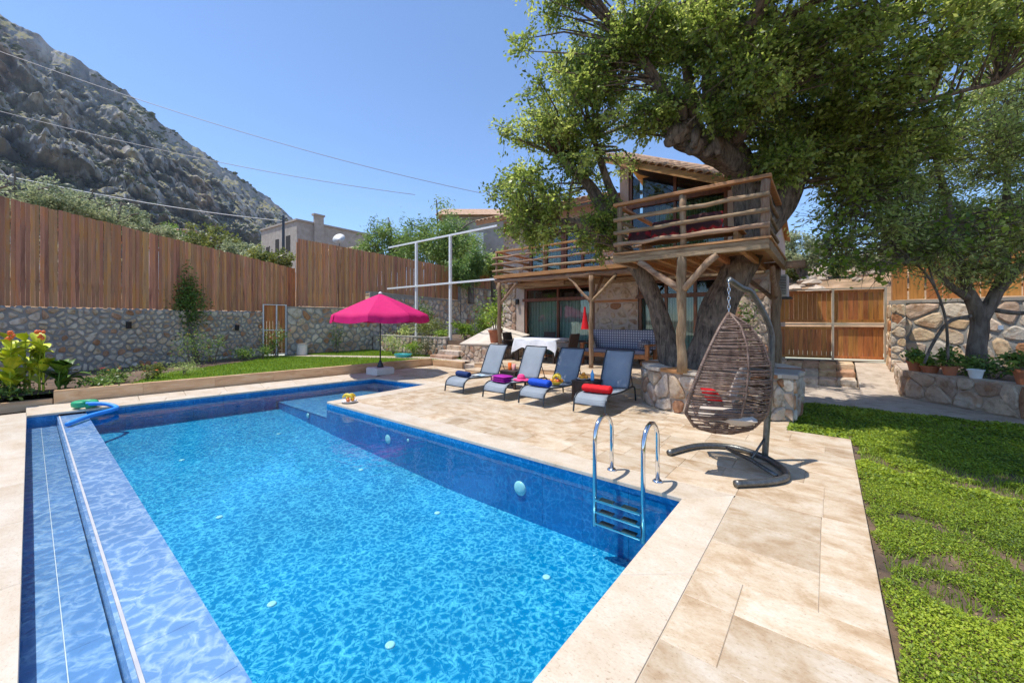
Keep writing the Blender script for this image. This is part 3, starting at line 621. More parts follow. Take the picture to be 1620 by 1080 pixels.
# ------------------------------------------------------------------ rubble walls
def cells(Lx, Hz, cell, asp, gap, drop=.16, lim=285):
    """irregular interlocking cells of a random masonry: list of convex polygons in (u, v)"""
    while (Lx/(cell*asp))*(Hz/cell)*(1-drop) > lim: cell *= 1.04
    nx, ny = max(1, round(Lx/(cell*asp))), max(1, round(Hz/cell)); P = []
    for j in range(ny):
        for i in range(nx+(j % 2)):
            if random.random() < drop and nx*ny > 6: continue
            P.append(((i+.5-.5*(j % 2)+random.uniform(-.40,.40))*Lx/nx, (j+.5+random.uniform(-.36,.36))*Hz/ny))
    A = np.array(P); out = []
    for k, (x, y) in enumerate(P):
        if not (-.02 < x < Lx+.02): x = min(max(x, .03), Lx-.03)
        poly = [(0,0),(Lx,0),(Lx,Hz),(0,Hz)]; g = gap*.5*random.uniform(.5,1.6)
        dd = (A[:,0]-x)**2+(A[:,1]-y)**2
        for m in np.argsort(dd)[1:22]:
            qx, qy = A[m]; nx_, ny_ = qx-x, qy-y; l = math.hypot(nx_, ny_)
            if l < 1e-6: continue
            nx_, ny_ = nx_/l, ny_/l; c = nx_*(x+qx)/2+ny_*(y+qy)/2-g; new = []
            for a, b in zip(poly, poly[1:]+poly[:1]):
                da, db = nx_*a[0]+ny_*a[1]-c, nx_*b[0]+ny_*b[1]-c
                if da <= 0: new.append(a)
                if (da < 0) != (db < 0) and abs(da-db) > 1e-12: t = da/(da-db); new.append((a[0]+(b[0]-a[0])*t, a[1]+(b[1]-a[1])*t))
            poly = new
            if len(poly) < 3: break
        if len(poly) < 3: continue
        ar = .5*abs(sum(a[0]*b[1]-b[0]*a[1] for a, b in zip(poly, poly[1:]+poly[:1])))
        if ar < .0012: continue
        P2 = []                                     # knock the corners off
        for a, b in zip(poly, poly[1:]+poly[:1]):
            if math.hypot(a[0]-b[0], a[1]-b[1]) < .012: P2.append(((a[0]+b[0])/2, (a[1]+b[1])/2)); continue
            t = random.uniform(.16,.30); P2 += [(a[0]+(b[0]-a[0])*t, a[1]+(b[1]-a[1])*t), (b[0]+(a[0]-b[0])*t, b[1]+(a[1]-b[1])*t)]
        out.append(P2)
    return out
def stone_face(parent, fn, Lx, Hz, key='stone', proud=.035, rmax=.16, rmin=.06, gap=.02, asp=1.3, **kw):
    """fn(u, v) -> (point, normal, tangent) on the wall's face; every stone is its own mesh"""
    P_ = cells(Lx, Hz, (rmax+rmin)*.98, asp, .016+max(gap,-.004)*.85, lim=kw.get('lim', 285))
    area = lambda p: abs(sum(a[0]*b[1]-b[0]*a[1] for a, b in zip(p, p[1:]+p[:1])))
    P_.sort(key=area, reverse=True); rest = MB(); origin = fn(0, 0)[0]
    for ip, poly in enumerate(P_):
        cu = sum(p[0] for p in poly)/len(poly); cv = sum(p[1] for p in poly)/len(poly); c0 = fn(cu, cv)[0]; n = len(poly); h = proud*random.uniform(.55,1.25); m = MB()
        tx, ty = random.uniform(-.25,.25), random.uniform(-.25,.25); sz = max(max(abs(p[0]-cu), abs(p[1]-cv)) for p in poly)
        for s, hh in ((1.0,-.012),(.97,.55),(.80,1.0)):
            for p in poly:
                du, dv = (p[0]-cu)*s, (p[1]-cv)*s
                q, nr, tg = fn(cu+du, cv+dv); k = h*(hh if hh < 0.9 else 1+tx*du/sz+ty*dv/sz+random.uniform(-.14,.14)) if hh > 0 else hh
                m.v.append(tuple(q+nr.normalized()*k-c0))
        q, nr, tg = fn(cu, cv); m.v.append(tuple(q+nr.normalized()*h*1.06-c0))
        e = (Vector(m.v[1])-Vector(m.v[0])).cross(Vector(m.v[n])-Vector(m.v[0]))
        out_ = Vector(m.v[0]); flip = e.dot(out_) < 0
        for r_ in range(2):
            for j in range(n):
                f = (r_*n+j, r_*n+(j+1) % n, (r_+1)*n+(j+1) % n, (r_+1)*n+j); m.f.append(f[::-1] if flip else f)
        for j in range(n): f = (2*n+j, 2*n+(j+1) % n, 3*n); m.f.append(f[::-1] if flip else f)
        if ip >= 290: rest.add([tuple(Vector(v)+c0-origin) for v in m.v], m.f); continue
        o = m.build('stone', T[key], parent); o.location = c0
    if rest.v: o = rest.build('small_stones', T[key], parent); o.location = origin; o['kind'] = 'stuff'
random.seed(21)
def wall_slab(name, label, a, b, z0, z1, th, mat='mortar', cap=None, face='stone', key='stone', proud=.03, both=False, z1b=None, **kw):
    """rubble wall from a to b (plan); the stone face is on the right-hand side walking a -> b"""
    a, b = Vector(a), Vector(b); d = b-a; Ln = d.length; u = d/Ln; nr = Vector((u.y,-u.x)); z1b = z1 if z1b is None else z1b
    t = thing(name, label, 'wall')
    q = [a, b, b-nr*th, a-nr*th]; zz = [z1, z1b, z1b, z1]
    MB().add([(p.x,p.y,z0) for p in q]+[(p.x,p.y,z) for p, z in zip(q, zz)], [(3,2,1,0),(4,5,6,7),(0,1,5,4),(1,2,6,5),(2,3,7,6),(3,0,4,7)]).build('mortar_core', T[mat], t)
    if cap:
        n = max(1, round(Ln/.6))
        for i in range(n):
            p = a+u*(Ln*i/n+.003)+nr*.03; r = a+u*(Ln*(i+1)/n-.003)+nr*.03; w = nr*(th+.06); za = z1+(z1b-z1)*i/n; zb = z1+(z1b-z1)*(i+1)/n
            Q = [p, r, r-w, p-w]; za, zb = za+.001, zb+.001
            MB().add([(p_.x,p_.y,z_) for p_, z_ in zip(Q,(za,zb,zb,za))]+[(p_.x,p_.y,z_+cap+random.uniform(-.004,.004)) for p_, z_ in zip(Q,(za,zb,zb,za))], [(3,2,1,0),(4,5,6,7),(0,1,5,4),(1,2,6,5),(2,3,7,6),(3,0,4,7)]).build('cap_stone', T['concrete'], t)
    n3 = Vector((nr.x,nr.y,0)); t3 = Vector((u.x,u.y,0))
    zb_ = max(z0, kw.pop('vis', z0))
    stone_face(t, lambda s, v: (Vector((a.x+u.x*s, a.y+u.y*s, zb_+v)), n3, t3), Ln, min(z1,z1b)-zb_-.02, key, proud, **kw)
    return t
lw = wall_slab('rubble_wall', 'long rubble stone wall between the canna bed and the small gate', (-14.60,-1.81), (-16.79,5.60), .1, 1.87, .35, rmax=.10, rmin=.045, gap=.035, vis=.2, asp=1.2, lim=520)
# pale mortar lumps along the top
m = MB(); 
for i in range(60):
    t_ = i/60; p = Vector((-14.25,-3.0)).lerp(Vector((-16.79,5.6)), t_); m.ball((p.x-.1+random.uniform(-.06,.06), p.y+random.uniform(-.05,.05), 1.875), random.uniform(.03,.07), 6, 4, .6)
m.build('mortar_coping', T['concrete'], lw, smooth=True)
bw = wall_slab('rubble_wall', 'rubble stone boundary wall right beside the small gate', (-16.62,6.42), (-16.5,10.06), .1, 2.08, .3, rmax=.16, rmin=.06, gap=.04, vis=.2, cap=.03)
wall_slab('rubble_wall', 'shaded rubble boundary wall with pale cap behind the terrace garden', (-16.5,10.07), (-16.45,15.6), .7, 2.85, .3, cap=.05, rmax=.17, rmin=.07, gap=.04, vis=.8, z1b=2.66)
wall_slab('rubble_wall', 'highest rubble boundary wall beyond the pepper tree', (-16.42,15.64), (-16.4,19.6), .7, 3.45, .3, cap=.05, rmax=.2, rmin=.09, gap=.04, vis=.8)
wall_slab('garden_wall', 'low stone garden wall with white cap under the white posts', (-16.3,9.98), (-11.3,9.98), .1, .86, .25, cap=.05, rmax=.14, rmin=.06, gap=.03, vis=.2, key='stone_warm')
wall_slab('garden_wall', 'low stone wall with pale cap beside the rose bushes', (-13.2,14.2), (-9.8,14.2), .7, 1.75, .25, cap=.06, rmax=.16, rmin=.08, gap=.03, vis=.8)
# raised stone block with pale sloping top beside the patio
rb = thing('stone_ramp', 'rough stone block with pale sloping top carrying the large terracotta pot', 'ramp')
MB().add([(-10.1,9.62,0),(-8.46,9.62,0),(-8.46,11.45,0),(-10.1,11.45,0),(-10.1,9.62,.70),(-8.46,9.62,.74),(-8.46,11.45,1.0),(-10.1,11.45,1.35)], [(3,2,1,0),(4,5,6,7),(0,1,5,4),(1,2,6,5),(2,3,7,6),(3,0,4,7)]).build('core', T['mortar_warm'], rb)
MB().add([(-10.13,9.58,.701),(-8.42,9.58,.741),(-8.42,11.45,1.005),(-10.13,11.45,1.355),(-10.13,9.58,.74),(-8.42,9.58,.78),(-8.42,11.45,1.04),(-10.13,11.45,1.39)], [(3,2,1,0),(4,5,6,7),(0,1,5,4),(1,2,6,5),(2,3,7,6),(3,0,4,7)]).build('top_slab', surf('pale_screed', [(.5,.43,.35),(.62,.55,.46)], 3, rough=.85, var=0, bump=.3, bscale=40), rb)
stone_face(rb, lambda s, v: (Vector((-10.1+s,9.62,.05+v)), Vector((0,-1,0)), Vector((1,0,0))), 1.64, .64, 'stone_warm', .03, rmax=.13, rmin=.06, gap=.01)
stone_face(rb, lambda s, v: (Vector((-8.46,9.62+s,.27+v)), Vector((1,0,0)), Vector((0,1,0))), 1.8, .45, 'stone_warm', .03, rmax=.12, rmin=.06, gap=.01)

# ------------------------------------------------------------------ timber fences (every board its own part)
def fence(name, label, a, b, z0f, z1f, bw_=.1, gap=.006, mat='fence', th=.02, vgap=None):
    a, b = Vector(a), Vector(b); d = b-a; Ln = d.length; u = d/Ln; n = int(Ln/bw_); rz = math.atan2(u.y, u.x)
    t = thing(name, label, 'fence')
    for i in range(n):
        s = (i+.5)*bw_; p = a+u*s; z0 = z0f(s)+random.uniform(-.012,.012); z1 = z1f(s)+random.uniform(-.015,.015); w = bw_-(gap if vgap is None else vgap)-random.uniform(0,.003)
        o = MB().box((0,0,(z1-z0)/2), (w, th, z1-z0)).build('board', T[mat], t); o.location = (p.x+random.uniform(-.010,.010), p.y, z0); o.rotation_euler = (random.uniform(-.006,.006), random.uniform(-.004,.004), rz+random.uniform(-.05,.05))
    nr = Vector((-u.y, u.x))
    for h in (.25, .8):
        pa, pb = a+nr*.03, b+nr*.03
        MB().beam((pa.x,pa.y,z0f(0)+(z1f(0)-z0f(0))*h), (pb.x,pb.y,z0f(Ln)+(z1f(Ln)-z0f(Ln))*h), .03, .07).build('rail', T['fence'], t)
    k = max(2, int(Ln/2.2))
    for i in range(k+1):
        p = a+u*(Ln*i/k)+nr*.07; s = Ln*i/k
        MB().b2((p.x-.035,p.y-.035,z0f(s)-.6), (p.x+.035,p.y+.035,z1f(s)-.15)).build('post', T['fence'], t)
    return t

fence('board_fence', 'tall brown board fence sloping down along the long rubble wall', (-14.48,-3.0), (-17.2,6.95), lambda s: 1.90, lambda s: 4.757-.1026*s, .078, .006)
fence('board_fence', 'taller brown board fence section behind the magenta parasol', (-16.82,6.9), (-16.66,19.4), lambda s: 2.14 if s < 3.0 else (2.93-.03*(s-3) if s < 8.7 else 3.52), lambda s: 4.90-.036*s, .078, .006)
# small gate between the two walls
sg = thing('garden_gate', 'narrow wooden garden gate with white steel frame between two rubble walls', 'gate', (-16.72,6.0,.2))
for y in (-.40, .06, .40): MB().b2((-.025,y-.02,0), (.025,y+.02,1.98)).build('frame_post', T['steel_white'], sg)
for z in (1.96, .98, .04): MB().b2((-.018,-.38,z-.015), (.018,.38,z+.015)).build('frame_rail', T['steel_white'], sg)
for i in range(7): MB().b2((-.045,-.375+i*.108,.06), (-.03,-.375+i*.108+.1,1.94)).build('board', T['gatewood'], sg)
# double gate on the right
gA, gB = Vector((-1.2,13.62)), Vector((1.22,14.32)); gu = (gB-gA).normalized(); gl_ = (gB-gA).length; gr = math.atan2(gu.y, gu.x)
dg = thing('double_gate', 'wide double wooden gate with pale steel frame above the stone steps', 'gate', (gA.x,gA.y,.44), gr)
Tpale = T['steel_pale'] = plain('pale_steel', (.52,.46,.36), .5)
hg = 2.0
for s in (.02, gl_*.545, gl_-.02): MB().b2((s-.022,-.03,0), (s+.022,.02,hg)).build('frame_post', Tpale, dg)
for z in (.02, hg*.505, hg-.015): MB().b2((.045,-.026,z-.018), (gl_*.545-.025,.016,z+.018)).build('frame_rail', Tpale, dg); MB().b2((gl_*.545+.025,-.026,z-.018), (gl_-.045,.016,z+.018)).build('frame_rail', Tpale, dg)
for (s0, s1) in ((.045, gl_*.545-.025), (gl_*.545+.025, gl_-.045)):
    n = int((s1-s0)/.105); w = (s1-s0)/n
    for (z0, z1) in ((.06, hg*.47), (hg*.53, hg-.05)):
        for i in range(n):
            o = MB().box((0,0,(z1-z0)/2), (w-.007, .018, z1-z0)).build('board', T['gatewood'], dg); o.location = (s0+w*(i+.5), .035, z0)
        for zz in (z0+.04, z1-.04): MB().b2((s0,.012,zz-.035), (s1,.0255,zz+.035)).build('cross_board', T['gatewood'], dg)
# steps and ramp below the gate
st = thing('gate_steps', 'grey stone steps below the double wooden gate', 'steps')
for k, (y0, z) in enumerate(((11.9,.13),(12.45,.27),(13.0,.42))):
    for i in range(5): MB().cham(-1.25+.36*i, -1.25+.36*(i+1)-.006, y0+.1*i, 13.75+.1*i, -.1, z, .02, .01).build('step_block', T['stone'], st)
struct(MB().add([(.58,11.7,-.03),(1.3,11.9,-.03),(1.3,14.3,.42),(.58,14.15,.42),(.58,11.7,-.1),(1.3,11.9,-.1),(1.3,14.3,-.1),(.58,14.15,-.1)], [(0,1,2,3),(7,6,5,4),(4,5,1,0),(5,6,2,1),(6,7,3,2),(7,4,0,3)]).build('concrete_ramp', T['path']))
# right boundary wall with brown panel fence above
wall_slab('boundary_wall', 'grey rubble wall with flat cap behind the olive tree', (1.26,14.25), (6.5,13.0), -.1, 2.0, .35, cap=.07, rmax=.24, rmin=.10, gap=.03, vis=.45, asp=1.4)
pi = thing('wall_end', 'narrow rubble pillar ending the wall at the gate', 'wall')
MB().b2((1.235,13.5,-.1), (1.5,14.24,1.98)).build('mortar_core', T['mortar'], pi)
stone_face(pi, lambda s, v: (Vector((1.235,14.2-s,v)), Vector((-1,0,0)), Vector((0,-1,0))), .7, 1.95, 'stone', .03, rmax=.15, rmin=.07, gap=.02)
stone_face(pi, lambda s, v: (Vector((1.24+s,13.5,v)), Vector((0,-1,0)), Vector((1,0,0))), .26, 1.95, 'stone', .03, rmax=.12, rmin=.07, gap=.02)
fence('panel_fence', 'orange brown panel fence standing on the wall behind the olive tree', (1.35,14.42), (6.6,13.15), lambda s: 2.10, lambda s: 3.12, .3, mat='gatewood', vgap=.025)
# low planter wall on the right
plw = thing('planter_wall', 'low pale rubble wall holding the row of flower pots', 'wall')
pp = [Vector((1.30,13.4)), Vector((1.22,11.45)), Vector((2.40,9.98)), Vector((4.2,7.9)), Vector((6.2,6.0))]
for a, b in zip(pp[:-1], pp[1:]):
    d = b-a; u = d.normalized(); nr = Vector((u.y,-u.x)); q = [a, b, b-nr*.28, a-nr*.28]
    if nr.dot(Vector((0,0))-a) < 0: pass
    MB().add([(p.x,p.y,-.1) for p in q]+[(p.x,p.y,.52) for p in q], [(3,2,1,0),(4,5,6,7),(0,1,5,4),(1,2,6,5),(2,3,7,6),(3,0,4,7)]).build('mortar_core', T['mortar_warm'], plw)
    n3 = Vector((nr.x,nr.y,0)); t3 = Vector((u.x,u.y,0))
    if n3.dot(Vector((-a.x,-a.y,0))) < 0: n3 = -n3
    off = n3*(.0 if n3.x*nr.x+n3.y*nr.y > 0 else .28)
    stone_face(plw, lambda s, v, a=a, u=u: (Vector((a.x+u.x*s, a.y+u.y*s, -.02+v))+off, n3, t3), d.length, .52, 'stone_warm', .035, rmax=.2, rmin=.07, gap=-.005, asp=1.3)
m = MB(); m.add([(1.3,13.4,.49),(1.24,11.5,.49),(2.42,10.0,.49),(4.2,7.95,.49),(6.2,6.05,.49),(9,8,.49),(7,13,.49)], [tuple(range(7))]); struct(m.build('planter_soil', T['soil']))
# round tree planter
tp = thing('tree_planter', 'round stone planter with flat capping around the big oak', 'planter')
PC = Vector((-1.62,8.08)); PR = 1.28
MB().lathe([(PR,-.05),(PR,.66),(PR-.28,.66),(PR-.28,.5)], 40, (PC.x,PC.y,0)).build('mortar_core', T['mortar_warm'], tp)
MB().lathe([(PR-.3,.4),(PR-.3,.58)], 30, (PC.x,PC.y,0)).build('soil', T['soil'], tp)
for k in range(18):
    a0, a1 = 2*math.pi*k/18+.006, 2*math.pi*(k+1)/18-.006; r0, r1 = PR-.30, PR+.05+random.uniform(-.02,.02); z0, z1 = .662, .72+random.uniform(-.01,.01)
    am = (a0+a1)/2; rr = [(r0,a0),(r1,a0),(r1*1.005,am),(r1,a1),(r0,a1),(r0,am)]
    ps = [(PC.x+r*math.cos(a), PC.y+r*math.sin(a)) for r, a in rr]
    MB().add([(*p,z0) for p in ps]+[(*p,z1) for p in ps], [tuple(range(5,-1,-1)), tuple(range(6,12))]+[(i,(i+1) % 6,6+(i+1) % 6,6+i) for i in range(6)]).build('cap_stone', T['coping'] if k % 3 else T['beam'], tp)
stone_face(tp, lambda s, v: (lambda a: (Vector((PC.x+PR*math.cos(a), PC.y+PR*math.sin(a), v+.0)), Vector((math.cos(a),math.sin(a),0)), Vector((-math.sin(a),math.cos(a),0))))(s/PR+math.pi*.82), PR*math.pi*1.3, .64, 'stone_warm', .045, rmax=.17, rmin=.07, gap=.0, asp=1.05)
pe = thing('stone_pier', 'short grey stone pier with flat cap at the lawn end of the planter', 'pier')
MB().b2((-.72,7.35,-.1), (-.40,8.0,.66)).build('mortar_core', T['mortar'], pe); MB().cham(-.78,-.34,7.29,8.06,.662,.73,.012).build('cap_stone', T['concrete'], pe)
for k in range(3):
    stone_face(pe, [lambda s, v: (Vector((-.72+s,7.35,v)), Vector((0,-1,0)), Vector((1,0,0))), lambda s, v: (Vector((-.40,7.35+s,v)), Vector((1,0,0)), Vector((0,1,0))), lambda s, v: (Vector((-.72,8.0-s,v)), Vector((-1,0,0)), Vector((0,-1,0)))][k], (.32,.65,.65)[k], .64, 'stone', .03, rmax=.13, rmin=.06, gap=.015, asp=1.0)
# black wall lamps
def wall_lamp(loc, rz, label):
    t = thing('wall_lamp', label, 'lamp', loc, rz, 'black wall lamps')
    MB().b2((-.05,-.10,-.10), (.05,-.012,.10)).build('housing', T['black'], t, bevel=.008); MB().b2((-.03,-.012,-.06), (.03,0,.06)).build('back_plate', T['grey_metal'], t)
def on_left(px_t): 
    a, b = Vector((-14.25,-3.0)), Vector((-16.79,5.6)); return a.lerp(b, px_t)
ra = math.atan2(8.6, -2.54)
p = on_left(.555); wall_lamp((p.x+.035,p.y,1.42), ra, 'black wall lamp on the rubble wall between the canna and the climbing vine')
p = on_left(.89); wall_lamp((p.x+.035,p.y,1.30), ra, 'black wall lamp on the rubble wall between the climbing vine and the gate')
# ------------------------------------------------------------------ the house
HY_ = 11.5
hs = thing('stone_house', 'stone house with wooden balcony and wide glazed doors behind the oak', 'house', (0,0,0))
def wallbox(name, x0, x1, z0, z1, mat='plaster', y0=HY_, y1=HY_+.35): return MB().b2((x0,y0,z0), (x1,y1,z1)).build(name, T[mat], hs)
w_l = wallbox('wall', -9.72, -8.72, .0, 2.9); w_m = wallbox('wall', -5.85, -4.43, .0, 2.9); w_r = wallbox('wall', -2.03, -1.1, .0, 5.0)
wallbox('wall', -8.72, -5.85, 2.74, 2.9); wallbox('wall', -4.43, -2.03, 2.74, 2.9)
MB().b2((-1.45,HY_+.36,.0), (-1.1,16,4.6)).build('side_wall', T['plaster'], hs); MB().b2((-9.72,HY_+.36,0), (-9.4,16,5.2)).build('side_wall', T['plaster'], hs)
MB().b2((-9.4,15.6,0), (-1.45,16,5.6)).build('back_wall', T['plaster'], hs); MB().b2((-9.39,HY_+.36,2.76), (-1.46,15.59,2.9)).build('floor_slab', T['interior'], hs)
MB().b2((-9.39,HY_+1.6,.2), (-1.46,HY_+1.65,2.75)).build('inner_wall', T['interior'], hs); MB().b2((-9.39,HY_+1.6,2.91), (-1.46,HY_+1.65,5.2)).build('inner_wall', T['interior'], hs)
def hstones(x0, x1, z0, z1, y=HY_, rmax=.17, key='stone_warm', gap=.05, proud=.025, asp=1.35):
    stone_face(hs, lambda s, v: (Vector((x0+s,y,z0+v)), Vector((0,-1,0)), Vector((1,0,0))), x1-x0, z1-z0, key, proud, rmax=rmax, rmin=.07, gap=gap, asp=asp)
hstones(-9.72, -9.1, .25, 2.85, rmax=.2, gap=-.01, proud=.06, asp=1.2); hstones(-5.83, -4.45, .27, 2.1, gap=.07); hstones(-5.83, -4.45, 2.24, 2.84, gap=.04); hstones(-2.0, -1.12, .27, 2.8, gap=.03)
MB().b2((-5.85,HY_-.02,2.12), (-4.43,HY_-.001,2.2)).build('stone_band', T['beam'], hs)
def opening(x0, x1, z0, z1, zt, nm, curt, upper=False, y=HY_+.08, slope=None):
    """timber door/window unit: frame with mullions, a transom at zt, glass panes and a curtain behind"""
    fr = MB(); fw = .075
    top = (lambda x: z1) if slope is None else slope
    for x in [x0+fw/2, x1-fw/2] + [x0+(x1-x0)*k/nm for k in range(1, nm)]:
        fr.add([(x-fw/2,y-.05,z0),(x+fw/2,y-.05,z0),(x+fw/2,y+.05,z0),(x-fw/2,y+.05,z0),(x-fw/2,y-.05,top(x-fw/2)),(x+fw/2,y-.05,top(x+fw/2)),(x+fw/2,y+.05,top(x+fw/2)),(x-fw/2,y+.05,top(x-fw/2))], [(3,2,1,0),(4,5,6,7),(0,1,5,4),(1,2,6,5),(2,3,7,6),(3,0,4,7)])
    fr.beam((x0,y,top(x0)-fw/2), (x1,y,top(x1)-fw/2), .105, fw); fr.b2((x0,y-.045,z0), (x1,y+.045,z0+.09))
    if zt: fr.b2((x0-.1,y-.085,zt-.05), (x1+.1,y+.055,zt+.06))
    f = fr.build('door_frame', T['darkwood'], hs)
    for k in range(nm):
        a = x0+(x1-x0)*k/nm+fw*.5; b = x0+(x1-x0)*(k+1)/nm-fw*.5
        zz = [(z0+.09, zt-.05), (zt+.06, None)] if zt else [(z0+.09, None)]
        for q0, q1 in zz:
            ta, tb = (q1, q1) if q1 is not None else (top(a)-fw, top(b)-fw)
            MB().add([(a,y,q0),(b,y,q0),(b,y,tb),(a,y,ta),(a,y+.008,q0),(b,y+.008,q0),(b,y+.008,tb),(a,y+.008,ta)], [(0,1,2,3),(7,6,5,4),(1,5,6,2),(0,3,7,4),(3,2,6,7),(4,5,1,0)]).build('pane', T['glass'], f)
        if q1 is None and zt: pass
    if curt:
        n = int((x1-x0)/.03); z_hi = (zt-.05) if zt else z1
        m = MB()
        for i in range(n+1):
            x = x0+(x1-x0)*i/n; yy = y+.22+.03*math.sin(i*1.15)+.012*math.sin(i*.37)
            m.v += [(x,yy,z0+.05),(x,yy,z_hi)]
        m.f = [(2*i,2*i+2,2*i+3,2*i+1) for i in range(n)]
        m.build('curtain', T[curt], f, smooth=True)
    return f
opening(-8.70, -5.87, .27, 2.72, 2.29, 2, 'curtain'); opening(-4.41, -2.05, .27, 2.72, 2.26, 3, 'curtain')
# upper floor, left block
for a, b in ((-9.72,-8.5),(-5.62,-5.02)): wallbox('upper_wall', a, b, 2.92, 5.35, 'plaster')
wallbox('upper_wall', -8.5, -5.62, 5.02, 5.35, 'plaster'); opening(-8.48, -7.08, 2.95, 5.0, 4.6, 2, 'curtain_green'); opening(-7.02, -5.64, 2.95, 5.0, 4.6, 2, 'curtain_blue')
wallbox('upper_wall', -7.08, -7.02, 2.92, 5.02, 'darkwood')
hstones(-9.7, -8.52, 2.95, 5.3, gap=.06); hstones(-5.6, -5.04, 2.95, 5.3, gap=.04)
# upper floor, right block under the sloping roof
RS = lambda x, y=HY_: 6.30 - .43*(x+4.7) + .34*(y-10.9)
wallbox('upper_wall', -5.0, -4.72, 2.92, 6.36, 'plaster')
opening(-4.70, -2.05, 2.95, 6.2, 5.0, 2, None, slope=lambda x: RS(x)-.12)
m = MB(); n = 80
for i in range(n+1):
    x = -4.0+1.95*i/n; yy = HY_+.32+.035*math.sin(i*1.2); m.v += [(x,yy,2.98),(x,yy,4.95)]
m.f = [(2*i,2*i+2,2*i+3,2*i+1) for i in range(n)]; m.build('curtain', T['curtain_green'], hs, smooth=True)
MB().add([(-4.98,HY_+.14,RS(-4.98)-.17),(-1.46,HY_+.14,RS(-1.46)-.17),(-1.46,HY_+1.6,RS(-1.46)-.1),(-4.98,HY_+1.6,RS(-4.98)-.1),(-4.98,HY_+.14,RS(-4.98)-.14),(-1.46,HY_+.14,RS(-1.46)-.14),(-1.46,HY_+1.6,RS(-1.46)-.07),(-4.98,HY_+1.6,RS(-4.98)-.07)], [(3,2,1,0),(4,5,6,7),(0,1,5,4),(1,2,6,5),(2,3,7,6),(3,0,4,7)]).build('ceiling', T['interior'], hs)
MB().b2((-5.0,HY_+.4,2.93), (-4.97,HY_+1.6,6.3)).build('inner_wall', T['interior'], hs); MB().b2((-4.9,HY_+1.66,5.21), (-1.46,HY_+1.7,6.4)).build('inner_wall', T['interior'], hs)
# roof of the right block
rf = MB()
c4 = [(-5.25,10.9),(-.95,10.9),(-.95,15.9),(-5.25,15.9)]
ry_ = lambda x, y: RS(x, min(y, 12.4)) - max(0, y-12.4)*.25
rf.v = [(x,y,ry_(x,y)-.16) for y in (10.92,12.4,15.9) for x in (-5.25,-.95)] + [(x,y,ry_(x,y)-.06) for y in (10.92,12.4,15.9) for x in (-5.25,-.95)]
rf.f = [(0,1,3,2)[::-1],(2,3,5,4)[::-1],(6,7,9,8),(8,9,11,10),(0,1,7,6),(1,3,9,7),(3,5,11,9),(0,6,8,2),(2,8,10,4),(4,10,11,5)]
roof = rf.build('roof', T['beam'], hs)
MB().beam((-5.27,10.9,RS(-5.27,10.9)-.13), (-.53,10.9,RS(-.53,10.9)-.13), .035, .17).build('fascia_board', T['beam'], roof)
tl = MB()                                     # one barrel tile, length along +Y, drawn half round
n = 6
for j, (yy, rr) in enumerate(((0,.105),(.46,.085))):
    for i in range(n+1):
        a = math.pi*i/n; tl.v.append((-rr*math.cos(a), yy, rr*.75*math.sin(a)-.02)) 
for j, (yy, rr) in enumerate(((0,.09),(.46,.07))):
    for i in range(n+1):
        a = math.pi*i/n; tl.v.append((-rr*math.cos(a), yy, rr*.75*math.sin(a)-.035))
k = n+1
tl.f = [(i+1,i,i+k,i+k+1) for i in range(n)] + [(2*k+i,2*k+i+1,3*k+i+1,3*k+i) for i in range(n)] + [(i,i+1,2*k+i+1,2*k+i) for i in range(n)]
tlm = tl.mesh('roof_tile', T['rooftile'], True)
pitch = math.atan(.34)
def lay(x0, x1, y0, rows, zf, tilt, par):
    x = x0
    while x < x1:
        for r_ in range(rows):
            y = y0+r_*.38; o = ob('roof_tile', tlm, par, (x, y, zf(x,y)+.012), (math.atan(tilt)+.05, math.atan(.43) if zf is ry_ else 0, random.uniform(-.03,.03)))
        x += .205
lay(-5.2, -.95, 10.84, 4, ry_, .34, roof)
MB().tube([(-5.25,12.4,ry_(-5.25,12.4)), (-.95,12.4,ry_(-.95,12.4))], .1, 8).build('ridge', T['rooftile'], roof)
# roof of the left block
lz = lambda x, y: 5.32 + .30*(y-10.75)
lr = MB(); lr.v = [(x,y,lz(x,y)+dz) for dz in (-.12,-.03) for (x,y) in ((-10.4,10.75),(-5.0,10.75),(-5.0,15.9),(-10.4,15.9))]
lr.f = [(3,2,1,0),(4,5,6,7),(0,1,5,4),(1,2,6,5),(2,3,7,6),(3,0,4,7)]
roof2 = lr.build('roof', T['beam'], hs); lay(-10.35, -5.3, 10.7, 3, lz, .30, roof2)
MB().beam((-10.42,10.74,5.26), (-5.02,10.74,5.26), .03, .15).build('fascia_board', T['beam'], roof2)
# balcony (part of the house): deck boards, beams, posts, braces and railings
def log(a, b, r, name='rail', parent=None, mat='log', n=8):
    a, b = Vector(a), Vector(b); L_ = (b-a).length; k = max(3, int(L_/.16)); pts = []; rs = []
    s = random.uniform(0, 99)
    for i in range(k+1):
        p = a.lerp(b, i/k); w = .45*r if 0 < i < k else 0
        pts.append(p + Vector((mnoise.noise(Vector((s,i*.5,0)))*w, mnoise.noise(Vector((s,i*.5,7)))*w, mnoise.noise(Vector((s,i*.5,13)))*w*1.5))); rs.append(r*(1+.22*mnoise.noise(Vector((s,i*.9,3)))))
    if mat == 'log' and abs(b.z-a.z) > abs(b.x-a.x): mat = 'log_z'
    return MB().tube(pts, rs, 10, wob=.28).build(name, T[mat], parent, smooth=True)
def hb(a, b, w, h, name, mat='beam', par=None): return MB().beam(a, b, w, h).build(name, T[mat], par if par is not None else hs, bevel=.006)
for i in range(14): MB().b2((-8.42,9.63+i*.135,2.905), (-3.55,9.63+i*.135+.128,2.94)).build('deck_board', T['beam'], hs)
hb((-8.5,9.58,2.965), (-3.55,9.58,2.965), .045, .11, 'balcony_fascia')
